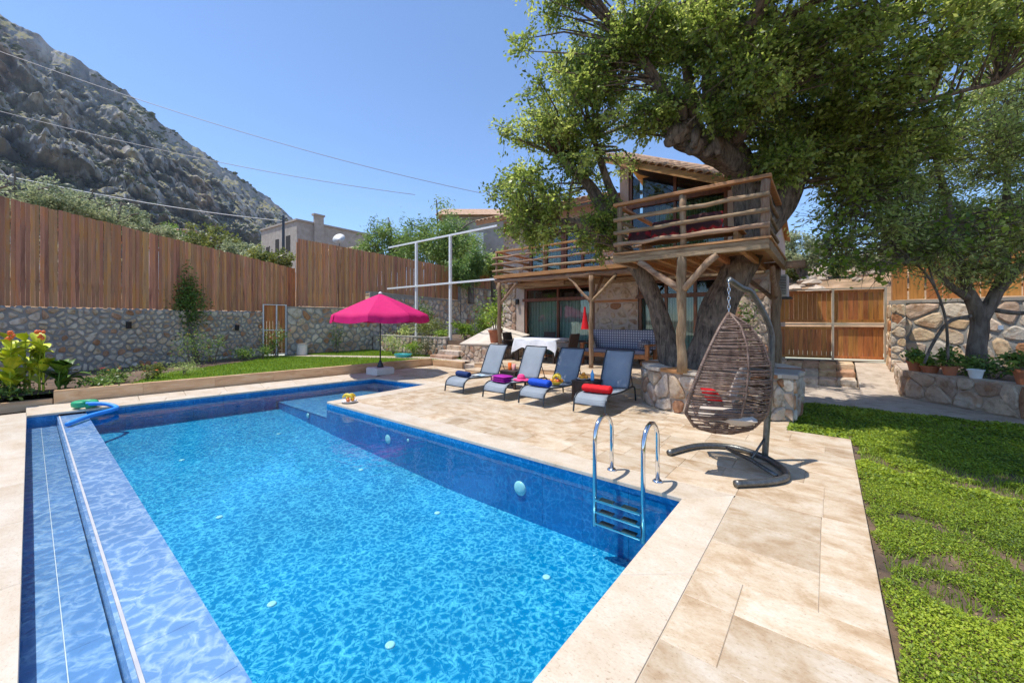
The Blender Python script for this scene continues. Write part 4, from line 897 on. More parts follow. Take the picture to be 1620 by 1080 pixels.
log((-8.5,9.66,2.83), (-3.6,9.66,2.82), .07, 'balcony_beam', hs)
for x in (-8.1,-7.1,-6.1,-5.1,-4.1): hb((x,9.7,2.855), (x,11.48,2.855), .09, .1, 'joist', 'log')
hb((-8.9,10.2,2.70), (-6.2,10.2,2.70), .12, .14, 'cross_beam', 'log')
hb((-8.9,11.42,2.80), (-1.2,11.42,2.80), .12, .16, 'wall_beam', 'log')
for x, z0 in ((-8.3,.74),(-5.0,.25)):
    log((x,9.62,z0), (x,9.62,2.78), .065, 'post', hs, n=10)
    for sg_ in (-1, 1):
        if x < -8 and sg_ < 0: continue
        log((x,9.62,2.05), (x+sg_*.72,9.64,2.76), .04, 'brace', hs)
    log((x,9.66,2.1), (x,10.3,2.78), .04, 'brace', hs)
for x in (-8.42,-6.55,-4.7,-3.62): log((x,9.62,2.95), (x,9.62,3.78), .045, 'railing_post', hs)
for z, r in ((3.16,.036),(3.38,.032),(3.58,.036)): log((-8.55,9.57,z), (-3.55,9.57,z+.02), r, 'railing_log', hs); log((-8.42,9.6,z), (-8.42,11.4,z), r, 'railing_log', hs)
hb((-8.45,9.62,3.78), (-3.5,9.62,3.78), .09, .05, 'top_rail'); hb((-8.42,9.65,3.782), (-8.42,11.4,3.782), .08, .045, 'top_rail')
wall_lamp((-9.0,HY_,2.25), 0, 'small black wall lamp on the house front beside the terracotta pot')
# hanging red folded parasol / cloth by the post
rc = MB(); 
for i in range(9):
    t_ = i/8; rr = .025+.095*t_**1.4
    for j in range(10):
        a = 2*math.pi*j/10; q = rr*(1+.25*math.sin(3*a)); rc.v.append((q*math.cos(a), q*.45*math.sin(a), 1.93-.62*t_))
for i in range(8):
    for j in range(10): a = i*10+j; b = i*10+(j+1) % 10; rc.f.append((b,a,a+10,b+10))
o = rc.build('red_cloth', T['red'], smooth=True); o.location = (-5.22,9.66,.0); tag(o, 'red cloth hanging from the post between dining table and sofa', 'cloth')

# ------------------------------------------------------------------ tree-house platform
th = thing('tree_platform', 'timber lookout platform with log railing built around the oak trunk', 'platform')
PX0, PX1, PY0, PY1 = -2.98, -.68, 6.72, 9.5
def tb(a, b, w, h, name, mat='log'): return MB().beam(a, b, w, h).build(name, T[mat], th, bevel=.008)
tb((PX0-.06,PY0,2.66), (PX1+.03,PY0,2.66), .08, .145, 'front_beam'); tb((PX1,PY0+.05,2.66), (PX1,PY1+.25,2.66), .08, .145, 'side_beam'); tb((PX0,PY0+.05,2.66), (PX0,PY1,2.66), .08, .145, 'side_beam')
tb((PX0,PY1,2.66), (PX1+.35,PY1,2.66), .08, .14, 'rear_beam')
for x in np.arange(PX0+.3, PX1-.1, .42): tb((x,PY0+.05,2.63), (x,PY1,2.63), .07, .10, 'joist', 'beam')
n = int((PY1-PY0+.1)/.14)
for i in range(n):
    y = PY0-.06+i*.14
    MB().b2((PX0-.05,y,2.737), (PX1+.06,y+.133,2.77)).build('deck_board', T['beam'], th)
fx_ = (-1.86,6.74)
log((fx_[0],fx_[1],.70), (fx_[0],fx_[1],2.6), .075, 'post', th, n=10)
log((fx_[0]-.03,fx_[1]-.01,2.06), (PX0+.42,PY0,2.58), .055, 'brace', th); log((fx_[0]+.03,fx_[1]-.01,2.06), (PX1-.65,PY0,2.58), .055, 'brace', th)
log((PX1-.12,9.4,-.05), (PX1-.12,9.4,2.6), .085, 'post', th, n=10); log((PX1-.12,9.35,2.0), (PX1-.12,8.7,2.58), .045, 'brace', th); log((PX1-.18,9.4,2.0), (PX1-.8,9.45,2.58), .045, 'brace', th)
for x, r in ((PX0+.05,.05),(-1.84,.052),(PX1-.02,.062)): log((x,PY0+.02,2.77), (x,PY0+.02,3.60), r, 'railing_post', th)
log((-1.1,PY0+.9,2.77), (-1.1,PY0+.9,3.3), .02, 'railing_post', th)
for z, r in ((2.93,.036),(3.14,.033),(3.37,.037)): log((PX0-.03,PY0-.05,z-.01), (PX1+.04,PY0-.05,z), r, 'railing_log', th); log((PX1,PY0,z), (PX1,PY1-1.2,z), r*.8, 'railing_log', th); log((PX0,PY0,z), (PX0,PY1-.8,z), r*.8, 'railing_log', th)
tb((PX0-.05,PY0+.0,3.64), (PX1+.06,PY0+.0,3.64), .11, .055, 'top_rail', 'beam'); tb((PX1,PY0+.06,3.642), (PX1,PY1-1.0,3.642), .09, .05, 'top_rail', 'beam'); tb((PX0,PY0+.06,3.642), (PX0,PY1-.7,3.642), .09, .05, 'top_rail', 'beam')
bn = thing('platform_bench', 'low wooden bench standing on the tree platform', 'bench', (-1.9,7.35,2.77))
for x in (-.75,.75): MB().b2((x-.03,-.2,0), (x+.03,.2,.22)).build('leg', T['beam'], bn)
for i in range(4): MB().b2((-.85,-.22+i*.11,.222), (.85,-.22+i*.11+.1,.245)).build('slat', T['beam'], bn)
MB().b2((-.85,.20,.25), (-.80,.24,.6)).build('back_post', T['beam'], bn)
def cushion(name, loc, sx, sy, sz, mat, label, cat='cushion', rz=0, ry=0, group=None, parts=None, rx=0):
    m = MB()
    nu, nv = 10, 10
    for side in (1, -1):
        base = len(m.v)
        for i in range(nu+1):
            for j in range(nv+1):
                u, v = i/nu*2-1, j/nv*2-1; e = ((1-abs(u)**3.5)*(1-abs(v)**3.5))**.5; pin = 1-.06*(abs(u)*abs(v))
                m.v.append((u*sx/2*pin, v*sy/2*pin, side*sz/2*e))
        for i in range(nu):
            for j in range(nv):
                a = base+i*(nv+1)+j; q = (a, a+nv+1, a+nv+2, a+1); m.f.append(q if side > 0 else q[::-1])
    o = m.build(name, T[mat], None, smooth=True, loc=loc); o.rotation_euler = (rx, ry, rz); return tag(o, label, cat, group)
for i, (x, z, w) in enumerate(((-2.66,3.09,.42),(-2.2,3.15,.50),(-1.58,3.17,.58))):
    cushion('kilim_cushion', (x,6.98,z), w, .34, .16, 'kilim', ['small rounded red kilim cushion at the end of the platform bench', 'red kilim cushion left of the middle railing post', 'wide red kilim cushion right of the middle railing post'][i], group='kilim cushions', rx=R(70))
cushion('seat_mat', (-1.9,7.25,3.045), 1.6, .46, .10, 'kilim', 'long red kilim mat lying on the platform bench', 'mat')
# outdoor unit of an air conditioner by the house corner
ac = thing('air_conditioner', 'pale outdoor air conditioner unit at the house corner near the gate', 'air conditioner', (-1.0,12.2,2.15))
MB().b2((-.08,-.35,0), (.22,.35,.55)).build('casing', T['whitewall'], ac, bevel=.01)
for i in range(12): MB().b2((-.06,-.362,.05+i*.04), (.2,-.352,.065+i*.04)).build('grille_slat', T['grey_metal'], ac)
MB().b2((-.1,-.3,-.05), (.3,.3,-.002)).build('bracket', T['grey_metal'], ac)

# ------------------------------------------------------------------ white steel pergola frame
pg = thing('pergola_frame', 'white steel frame with two tall posts beside the house balcony', 'frame')
for x, y, z0 in ((-13.4,10.2,.80),(-11.30,10.2,.55)): MB().b2((x-.045,y-.045,z0), (x+.045,y+.045,4.80)).build('post', T['steel_white'], pg)
MB().b2((-15.4,10.17,4.802), (-8.9,10.23,4.87)).build('top_bar', T['steel_white'], pg); MB().b2((-15.4,10.11,2.95), (-8.5,10.154,3.02)).build('lower_bar', T['steel_white'], pg)

# ------------------------------------------------------------------ background buildings
def bldg(name, label, c, w, dp, h, rz, mat, wins=(), roof=None, cat='building'):
    t = thing(name, label, cat, c, rz)
    MB().b2((-w/2,-dp/2,-3), (w/2,dp/2,h)).build('wall', T[mat], t)
    MB().b2((-w/2-.12,-dp/2-.12,h+.002), (w/2+.12,dp/2+.12,h+.2)).build('roof_edge', T[mat], t)
    for (fc, u, z0, ww, hh) in wins:
        if fc == 'f': a, b = (u-ww/2,-dp/2-.03,z0), (u+ww/2,-dp/2-.002,z0+hh)
        elif fc == 'r': a, b = (w/2+.002,u-ww/2,z0), (w/2+.03,u+ww/2,z0+hh)
        else: a, b = (-w/2-.03,u-ww/2,z0), (-w/2-.002,u+ww/2,z0+hh)
        f = MB().b2(a, b).build('window', T['interior'], t)
        if fc == 'f': MB().b2((a[0]-.06,a[1]-.04,z0-.08), (b[0]+.06,b[1],z0-.002)).build('sill', T['concrete'], f)
    if roof:
        r = roof; m = MB(); m.add([(-w/2-.5,-dp/2-.6,h+.21),(w/2+.5,-dp/2-.6,h+.21),(w/2+.5,dp/2+.6,h+.21),(-w/2-.5,dp/2+.6,h+.21),(-w/2-.5,0,h+r),(w/2+.5,0,h+r)], [(0,1,5,4),(3,4,5,2),(0,4,3),(1,2,5),(3,2,1,0)]); m.build('roof', T['rooftile'], t)
    return t
ce = pl(-21.9, 39.7); e1 = (pl(.573,.82)).normalized(); e2 = Vector((-e1.y, e1.x, 0)); p = ce + e1*4.2 + e2*4 + Vector((0,0,4.5))
cb = bldg('concrete_building', 'flat roofed grey concrete building with chimney behind the tall fence', p, 8.4, 8, 7.2, math.atan2(e1.y, e1.x), 'concrete', [('f',2.6,4.0,.8,1.2),('l',-2.2,4.2,.9,1.7),('l',.2,4.2,.8,1.6),('l',2.4,4.0,.8,1.2)])
MB().b2((-2.5,-4.25,2), (-1.5,-4.002,8.1)).build('chimney', T['concrete'], cb); MB().b2((-2.6,-4.35,8.102), (-1.4,-3.8,8.3)).build('chimney_cap', T['concrete'], cb)
pr_ = thing('porch_roof', 'small tiled porch roof under the satellite dish', 'roof', pl(-15.6,36,7.6), R(38.95-20))
MB().add([(-2.6,-1.6,0),(2.6,-1.6,0),(2.6,1.6,.9),(-2.6,1.6,.9),(-2.6,-1.6,.14),(2.6,-1.6,.14),(2.6,1.6,1.04),(-2.6,1.6,1.04)], [(3,2,1,0),(4,5,6,7),(0,1,5,4),(1,2,6,5),(2,3,7,6),(3,0,4,7)]).build('roof_slab', T['rooftile'], pr_)
for x in (-2.3,2.3): MB().b2((x-.08,-1.4,-6), (x+.08,-1.25,-.02)).build('post', T['log'], pr_)
MB().b2((-2.4,1.2,-6), (2.4,1.4,.6)).build('wall', T['concrete'], pr_)
sd = thing('satellite_dish', 'white satellite dish on the porch roof', 'dish', pl(-15.3,34.6,7.95))
m = MB().lathe([(.05,.0),(.3,.05),(.55,.17)], 16); m.v = [tuple(Matrix.Rotation(R(38),4,'Z') @ Matrix.Rotation(R(62),4,'X') @ Vector(p_)) for p_ in m.v]; m.v = [(a,b,c+.75) for a,b,c in m.v]; m.build('reflector', T['steel_white'], sd, smooth=True)
MB().tube([(0,0,-.3),(0,0,.75)], .03, 6).build('mast', T['grey_metal'], sd)
bldg('small_house', 'low pale house with tiled roof among the olive trees', pl(-42.5,48,5.6), 5.2, 6, 6.3, R(52), 'whitewall', [('f',-1.6,4.6,1,1),('f',1.0,4.6,1,1)], 1.0, 'house')
bh = bldg('hillside_house', 'brown roofed house beyond the pepper tree above the fence', pl(-2.7,32,4.6), 5, 5, 4.6, R(38.95), 'concrete', [('f',-1.2,2.6,.9,1.1)], 1.5, 'house')
MB().b2((-2.6,-3.4,1.6), (.6,-3.3,3.4)).build('corrugated_sheet', T['steel_white'], bh)
# utility pole and cables
up_ = thing('utility_pole', 'grey steel utility pole beside the concrete building', 'pole', pl(-17.0,29,2))
MB().tube([(0,0,-1),(0,0,7.35)], [.14,.09], 8).build('shaft', T['grey_metal'], up_); MB().b2((-.6,-.05,7.0), (.6,.05,7.1)).build('crossarm', T['grey_metal'], up_)
def cable(a, b, sag, r, label, mat='wire'):
    a, b = Vector(a), Vector(b); pts = [a.lerp(b, i/28) - Vector((0,0,sag*4*(i/28)*(1-i/28))) for i in range(29)]
    o = MB().tube(pts, r, 5).build('cable', T[mat]); tag(o, label, 'cable', 'overhead cables')
cable(pl(-36,22,19.4), pl(-2.2,29,11.0), .9, .022, 'upper dark cable crossing from the cliff top to the hillside house')
cable(pl(-36,22,15.3), pl(-7.2,29,10.9), .7, .022, 'lower dark cable crossing the mountain towards the pepper trees')
cable(pl(-30,21,9.95), pl(-17.0,29,8.95), .35, .03, 'pale thick cable sagging above the olive trees to the utility pole', 'wire_pale')
# ------------------------------------------------------------------ foliage tools
def leaves(P, size, mat, name, parent, asp=.55, up=0.0, droop=0.0, tint=None, dirs=None):
    n = len(P); P = np.asarray(P); size = size*RNG.uniform(.6, 1.35, n)
    d = RNG.normal(size=(n, 3)); d[:,2] = d[:,2]*.7 - droop
    if dirs is not None: d = d*.62 + dirs*1.1
    d = d; d /= np.linalg.norm(d, axis=1)[:,None]
    q = RNG.normal(size=(n, 3)); q[:,2] += up; s = np.cross(d, q); s /= np.linalg.norm(s, axis=1)[:,None]+1e-9
    L_ = d*size[:,None]; Wd = s*(size*asp*.5)[:,None]
    V = np.stack([P-L_*.5, P-L_*.05+Wd, P+L_*.5, P-L_*.05-Wd], 1).reshape(-1, 3)
    if tint is None: tint = RNG.uniform(0, 1, n)
    return ob(name, fastmesh(name, V, np.arange(4*n).reshape(-1, 4), T[mat], tint), parent)
def lobes_clumps(lobes, thr=-.12, fr=.55, seed=0.0):
    out = []
    for (c, r, n) in lobes:
        c = Vector(c); k = 0; tries = 0
        while k < n and tries < n*12:
            tries += 1
            v = Vector((random.gauss(0,1), random.gauss(0,1), random.gauss(0,1))).normalized()*(random.random()**.42)
            p = c + Vector((v.x*r[0], v.y*r[1], v.z*r[2]))
            if mnoise.noise(p*fr + Vector((seed,0,0))) < thr: continue
            out.append(p); k += 1
    return out
def tree(name, label, limbs, lobes, bark, leafm, lsize=.055, per=130, sig=.26, thr=-.12, fr=.55, group=None, cat='tree', asp=.55, droop=0, flat=.75, twig=.018, wob=.16, nside=12, twigs=True, base=None):
    t = thing(name, label, cat, base if base is not None else limbs[0][0][:3], 0, group); o0 = Vector(t.location)
    m = MB(); allp = []
    for lb in limbs:
        # smooth the limb by Catmull-Rom
        P = [Vector(p[:3])-o0 for p in lb]; Rr = [p[3] for p in lb]; pts = []; rs = []
        for i in range(len(P)-1):
            p0, p1, p2, p3 = P[max(i-1,0)], P[i], P[i+1], P[min(i+2,len(P)-1)]
            for k in range(8):
                u = k/8; pts.append(.5*((2*p1)+(p2-p0)*u+(2*p0-5*p1+4*p2-p3)*u*u+(3*p1-p0-3*p2+p3)*u**3)); rs.append(Rr[i]+(Rr[i+1]-Rr[i])*u)
        pts.append(P[-1]); rs.append(Rr[-1]); m.tube(pts, rs, nside, wob=wob, ridge=.22 if nside > 15 else .1); allp += [(p, r) for p, r in zip(pts, rs)]
    m.build('trunk', T[bark], t, smooth=True)
    cl = [p-o0 for p in lobes_clumps(lobes, thr, fr, len(label)*1.7)]
    A = np.array([tuple(p) for p, r in allp])
    K = 9; tdir = RNG.normal(size=(len(cl), K, 3)); tdir[:,:,2] = tdir[:,:,2]*flat - .15*droop - .05; tdir /= np.linalg.norm(tdir, axis=2)[:,:,None]
    tlen = sig*RNG.uniform(1.1, 2.3, (len(cl), K))
    if twigs:
        tw = MB()
        for c in cl:
            w = A - np.array(c); dd = (w*w).sum(1) + (A[:,2] > c.z)*2.0
            j = int(np.argmin(dd)); a = Vector(A[j]); b = c; mid = a.lerp(b, .5) + Vector((random.uniform(-.2,.2), random.uniform(-.2,.2), random.uniform(0,.25)))*min(1,(b-a).length*.5)
            r0 = min(twig*(1+.5*(b-a).length), allp[j][1]*.6)
            tw.tube([a, a.lerp(mid,.6), mid, mid.lerp(b,.6), b], [r0, r0*.8, r0*.6, r0*.42, r0*.2], 4, cap=False)
        if nside > 10:
            for i, c in enumerate(cl):
                for k in range(K): e = Vector(tdir[i,k])*tlen[i,k]; tw.tube([c, c+e*.55+Vector((0,0,.01)), c+e], [.006,.0045,.002], 3, cap=False)
        tw.build('branches', T[bark], t, smooth=True)
    n = len(cl)*per; ci = RNG.integers(0, len(cl), n); C_ = np.array([tuple(c) for c in cl])
    ssig = np.array([random.uniform(.6, 1.25) for _ in cl])*sig
    ki = RNG.integers(0, K, n); off = tdir[ci,ki]*(tlen[ci,ki]*RNG.uniform(.12,1.05,n))[:,None] + np.clip(RNG.normal(size=(n, 3)), -2, 2)*(lsize*.55 + sig*.06)
    if droop: off[:,2] -= np.abs(RNG.normal(size=n))*sig*droop
    ctint = np.array([random.gauss(.46, .20) for _ in cl])
    tint = np.clip(ctint[ci] + RNG.normal(0, .17, n), 0, 1)
    leaves(C_[ci]+off, lsize, leafm, 'crown', t, asp, up=1.0, droop=.3+droop*.5, tint=tint, dirs=tdir[ci,ki])
    return t

# ------------------------------------------------------------------ the great oak
def q(px, py, d, r): return (*pl((px-810)*d/617, d, 1.55-(py-507)*d/617), r)
oak = [
    [q(1118,605,7.3,.46), q(1124,560,7.3,.35), q(1134,500,7.3,.29), q(1155,450,7.3,.27), q(1178,405,7.3,.27), q(1186,360,7.35,.25), q(1184,310,7.35,.24), q(1172,262,7.3,.22), q(1150,225,7.2,.20), q(1128,170,7.0,.14), q(1120,90,6.9,.11), q(1110,0,6.8,.05)],
    [q(1072,600,7.6,.25), q(1056,545,7.7,.19), q(1040,490,7.8,.16), q(1019,440,7.9,.155), q(1000,412,8.0,.145), q(972,375,8.1,.14), q(952,325,8.2,.14), q(925,285,8.2,.10), q(885,250,8.2,.06)],
    [q(985,392,8.05,.13), q(950,372,8.0,.12), q(915,352,7.9,.09), q(880,352,7.8,.06), q(845,350,7.8,.03)],
    [q(975,380,8.1,.10), q(978,330,8.2,.10), q(960,285,8.2,.08), q(940,220,8.1,.05)],
    [q(1185,385,7.35,.24), q(1222,345,7.3,.22), q(1246,305,7.2,.19), q(1268,255,7.1,.15), q(1300,190,7.0,.14), q(1350,110,6.8,.09), q(1400,30,6.6,.05)],
    [q(1175,270,7.3,.22), q(1130,236,7.1,.23), q(1095,222,7.0,.21), q(1072,218,6.95,.15)],
    [q(1095,225,7.0,.16), q(1070,180,6.9,.12), q(1040,130,6.8,.09), q(1000,70,6.8,.05)],
    [q(1110,228,7.0,.13), q(1098,190,6.9,.11), q(1092,150,6.8,.08), q(1080,60,6.7,.05)],
    [q(1150,240,7.2,.12), q(1180,200,6.8,.10), q(1215,140,6.4,.08), q(1230,40,6.0,.05)],
    [q(1258,280,7.15,.09), q(1320,225,6.9,.07), q(1400,180,6.6,.05), q(1500,150,6.3,.035), q(1580,130,6.2,.03)],
    [q(1128,170,7.0,.12), q(1180,60,6.0,.10), q(1260,-120,5.2,.07), q(1330,-300,4.6,.05), q(1600,-560,3.5,.03)],
]
def L3(px, py, d, rx, ry, rz, n): return (pl((px-810)*d/617, d, 1.55-(py-507)*d/617), (rx, ry, rz), n)
lob = [L3(890,290,8.1,1.25,1.25,1.25,62), L3(850,230,8.1,.75,1.0,.8,22), L3(830,300,8.0,.75,.9,.55,18), L3(920,370,7.8,.7,.7,.55,20), L3(860,352,7.9,.8,.7,.5,18),
       L3(900,130,7.4,.85,1.3,1.0,34), L3(930,40,7.4,1.1,1.5,1.2,44), L3(1010,120,7.0,1.0,1.5,1.1,54), L3(1100,60,6.8,1.5,1.6,1.1,68), L3(1200,130,6.8,1.1,1.3,.9,34), L3(1240,210,6.8,.7,.8,.6,26), L3(1345,255,6.9,.7,.8,.5,24), L3(1420,230,6.9,.7,.8,.5,18), L3(1170,200,6.7,.5,.5,.35,14), L3(1030,190,6.9,.5,.5,.35,12),
       L3(1330,90,6.6,1.6,1.8,1.2,76), L3(1350,190,6.8,1.1,1.1,.7,36), L3(1500,50,6.4,1.5,1.4,.9,38), L3(1610,50,6.2,1.2,1.2,.8,18), L3(1190,260,6.95,.5,.6,.3,14), L3(1290,275,7.0,.45,.6,.35,12),
       L3(1180,150,6.2,.8,.7,.6,26), L3(1090,90,6.3,.8,.7,.5,22), L3(1270,120,6.0,.9,.7,.7,30), L3(1250,235,6.4,.5,.4,.35,16), L3(1400,130,6.0,.9,.8,.7,34), L3(1020,60,6.4,.8,.7,.6,26), L3(1285,235,6.9,.5,.5,.4,16),
       (pl(4.7,4.5,7.0), (2.2,1.7,1.0), 90), (pl(4.0,7.6,8.0), (3.0,2.2,.9), 40), (pl(4.2,9.6,6.4), (2.4,1.5,1.2), 24), (pl(4.3,3.3,7.2), (1.8,1.3,.8), 90), (pl(3.2,3.9,6.9), (1.0,1.0,.7), 60)]
tree('oak_tree', 'huge old oak with forked trunk growing out of the round stone planter', oak, lob, 'bark', 'oakleaf', .070, 165, .20, -.04, .95, asp=.62, nside=30, wob=.2, twig=.016)

oakt = [o for o in COL.objects if o.name == 'oak_tree'][0]
for (px, py, d, r) in ((1072,214,6.85,.20),(1088,200,6.8,.13),(1100,232,6.85,.17),(1060,222,6.85,.12),(1122,240,6.9,.15)):
    p = pl((px-810)*d/617, d, 1.55-(py-507)*d/617) - Vector(oakt.location); m = MB().ball((0,0,0), r, 12, 8, .9)
    m.v = [tuple(Vector(v)*(1+.35*mnoise.noise(Vector(v)*6+p))) for v in m.v]; m.build('burl', T['bark'], oakt, smooth=True, loc=p)
for (px, py, d, dx, dy) in ((1098,205,6.8,-.05,-.35),(1125,215,6.85,.08,-.38),(1080,190,6.8,-.1,.3)):
    p = pl((px-810)*d/617, d, 1.55-(py-507)*d/617) - Vector(oakt.location); e = pl(dx, -.12, dy); MB().tube([p, p+e*.5+Vector((.02,0,0)), p+e], [.09,.075,.055], 10, wob=.25).build('sawn_stub', T['bark'], oakt, smooth=True)
# ------------------------------------------------------------------ olive tree on the right, with a broad-leaved vine through it
oliv = [
    [q(1545,600,7.6,.165), q(1545,550,7.6,.135), q(1548,500,7.6,.125), q(1530,455,7.6,.085), q(1510,400,7.5,.10), q(1500,330,7.4,.07), q(1480,250,7.3,.04)],
    [q(1548,505,7.6,.10), q(1572,470,7.5,.085), q(1605,430,7.4,.08), q(1640,390,7.3,.08), q(1690,330,7.2,.05)],
    [q(1550,510,7.6,.12), q(1585,440,7.6,.09), q(1590,360,7.6,.07), q(1595,260,7.6,.04)],
    [q(1530,470,7.6,.07), q(1490,440,7.5,.05), q(1450,380,7.4,.04), q(1400,320,7.3,.02)],
    [q(1570,490,7.55,.05), q(1620,495,7.4,.04), q(1680,480,7.2,.03)],
    [q(1535,500,7.58,.035), q(1500,510,7.5,.03), q(1475,545,7.45,.025), q(1462,575,7.4,.02)],
]
olob = [L3(1430,300,7.4,1.2,1.1,1.0,60), L3(1370,350,7.3,.8,.9,.75,32), L3(1500,230,7.4,1.1,1.1,1.0,46), L3(1590,200,7.4,1.0,1.0,1.0,46), L3(1570,330,7.5,1.0,1.0,.8,44), L3(1640,340,7.2,.9,1,.9,34),
        L3(1460,395,7.4,.8,.8,.4,26), L3(1560,425,7.4,.7,.7,.35,22), L3(1340,300,7.3,.6,.7,.6,18), L3(1610,120,7.3,.8,.8,.5,20)]
tree('olive_tree', 'gnarled olive tree rising from behind the low planter wall', oliv, olob, 'bark2', 'oliveleaf', .078, 150, .25, -.10, .9, asp=.36, twig=.010)
vl = [[q(1500,570,7.3,.022), q(1495,500,7.25,.02), q(1470,440,7.2,.018), q(1420,390,7.1,.015), q(1360,330,7.0,.012), q(1330,280,7.0,.01)], [q(1480,455,7.2,.015), q(1440,340,7.1,.012), q(1400,260,7.0,.01)]]
vlob = [L3(1335,330,7.0,.55,.5,.6,16), L3(1320,390,7.0,.4,.4,.35,10), L3(1400,280,7.0,.6,.5,.4,14), L3(1480,370,7.0,.8,.5,.4,18), L3(1560,370,7.0,.7,.5,.45,14), L3(1390,420,7.0,.5,.4,.25,8)]
tree('grape_vine', 'bright green broad-leaved vine tangled through the olive tree', vl, vlob, 'bark2', 'vineleaf', .085, 22, .22, -.4, .8, cat='vine', asp=.95, twig=.006, wob=.1)

# ------------------------------------------------------------------ trees beyond the fences
def far_tree(name, label, px, topy, d, rad, leafm, ls, per, group, cl=26, droop=0, asp=.5, zb=3.0, squash=.85, bark='bark2'):
    zt = 1.55+(507-topy)*d/617; rt = (px-810)*d/617; zc = zt-rad*squash
    base = pl(rt, d, zb-1); j = random.uniform
    lim = [[(*base,.16+rad*.03), (*pl(rt+j(-.2,.2), d, zb+(zc-zb)*.5),.12+rad*.02), (*pl(rt+j(-.4,.4), d+j(-.3,.3), zc),.07), (*pl(rt+j(-.5,.5), d, zt-.4),.03)],
           [(*pl(rt, d, zb+(zc-zb)*.45),.1), (*pl(rt-rad*.4, d+.2, zc-.1),.06), (*pl(rt-rad*.75, d, zc+rad*.2),.03)], [(*pl(rt, d, zb+(zc-zb)*.5),.1), (*pl(rt+rad*.4, d-.2, zc),.06), (*pl(rt+rad*.75, d, zc+rad*.25),.03)]]
    lo = [(pl(rt, d, zc), (rad*.75, rad*.75, rad*squash*.8), cl), (pl(rt-rad*.5, d-.3, zc-rad*.2), (rad*.5,rad*.5,rad*.45), cl//3), (pl(rt+rad*.5, d+.3, zc-.15*rad), (rad*.5,rad*.5,rad*.45), cl//3), (pl(rt+j(-.3,.3)*rad, d-.4*rad, zc-rad*.35), (rad*.6,rad*.4,rad*.4), cl//3)]
    return tree(name, label, lim, lo, bark, leafm, ls, per, rad*.15, -.1, 1.3/rad, group, asp=asp, droop=droop, nside=7, twig=.02, wob=.1)
G1 = 'olive trees beyond the left fence'
for i, (px, ty, d, r) in enumerate(((-50,243,19,2.6),(25,255,20.5,2.3),(85,276,22,2.1),(140,292,23.5,2.0),(185,310,25,1.9),(228,330,27,1.7))):
    far_tree('olive_tree', ['pale olive tree beyond the fence end nearest the canna bed', 'broad grey-green olive tree under the pale cable', 'grey-green olive tree in the middle of the row behind the fence', 'rounded olive tree behind the fence above the black wall lamp', 'smaller olive tree behind the fence next to the low pale house', 'small silvery olive tree beside the low pale house'][i], px, ty, d, r, 'olive_far', .16, 150, G1, 26, asp=.45)
G2 = 'bushy trees below the mountain'
for i, (px, ty, d, r) in enumerate(((290,348,33,2.2),(335,346,31,2.3),(385,372,29,1.9),(425,380,27,1.6))):
    far_tree('bushy_tree', ['dark leafy tree right beside the low pale house', 'tall yellow-green bushy tree below the cliff foot', 'low silvery bushy tree between yellow-green ones', 'yellow-green bush beside the utility pole'][i], px, ty, d, r, ['greenleaf','yellowleaf','olive_far','yellowleaf'][i], .2, 130, G2, 24)
far_tree('pepper_tree', 'drooping pepper tree behind the fence next to the satellite dish', 612, 335, 27, 2.4, 'pepperleaf', .22, 170, 'pepper trees behind the fence', 34, .9, .3)
far_tree('pepper_tree', 'taller drooping pepper tree rising behind the white steel frame', 700, 306, 26, 3.0, 'pepperleaf', .22, 170, 'pepper trees behind the fence', 46, .9, .3)
far_tree('pepper_tree', 'smaller pepper tree whose branches hang over the fence by the balcony', 745, 385, 22.2, 1.3, 'pepperleaf', .2, 170, 'pepper trees behind the fence', 26, 1.6, .3, zb=3.5)
far_tree('dark_tree', 'dark grey-green shrub tree between pepper tree and balcony rail', 783, 385, 24, 1.3, 'oliveleaf', .16, 130, None, 22)
G3 = 'olive trees on the slope behind the gate'
for i, (px, ty, d, r) in enumerate(((1268,352,20,1.5),(1345,395,24,1.4),(1395,380,19,1.3),(1450,330,15.5,1.6),(1540,300,15,1.7),(1640,280,14.5,1.8))):
    far_tree('olive_tree', ['slender olive tree on the rocky slope behind the gate', 'low distant olive tree on the slope behind the gate', 'olive tree on the slope above the gate hinge side', 'olive tree close behind the panel fence end', 'olive tree behind the middle of the panel fence', 'large olive tree behind the far end of the panel fence'][i], px, ty, d, r, 'olive_far', .13, 140, G3, 24, asp=.4, zb=2.5)
# pale rocks and shrubs on the slope
rg = 'pale rocks on the slope behind the gate'
for i in range(70):
    d = random.uniform(17, 33); rt = d*random.uniform(.66, 1.0)
    P_ = pl(rt, d)
    zz = hill_z(P_.x, P_.y)+.03
    m = MB(); 
    s = random.uniform(.2,.55)*d/20
    m.ball((0,0,0), s, 7, 4, .6); m.v = [(a*random.uniform(.7,1.3), b*random.uniform(.7,1.3), c*random.uniform(.6,1.2)) for a, b, c in m.v]
    o = m.build('rock', T['rock']); o.location = (P_.x, P_.y, zz); tag(o, 'pale angular rock lying on the dry slope behind the double gate', 'rock', rg)

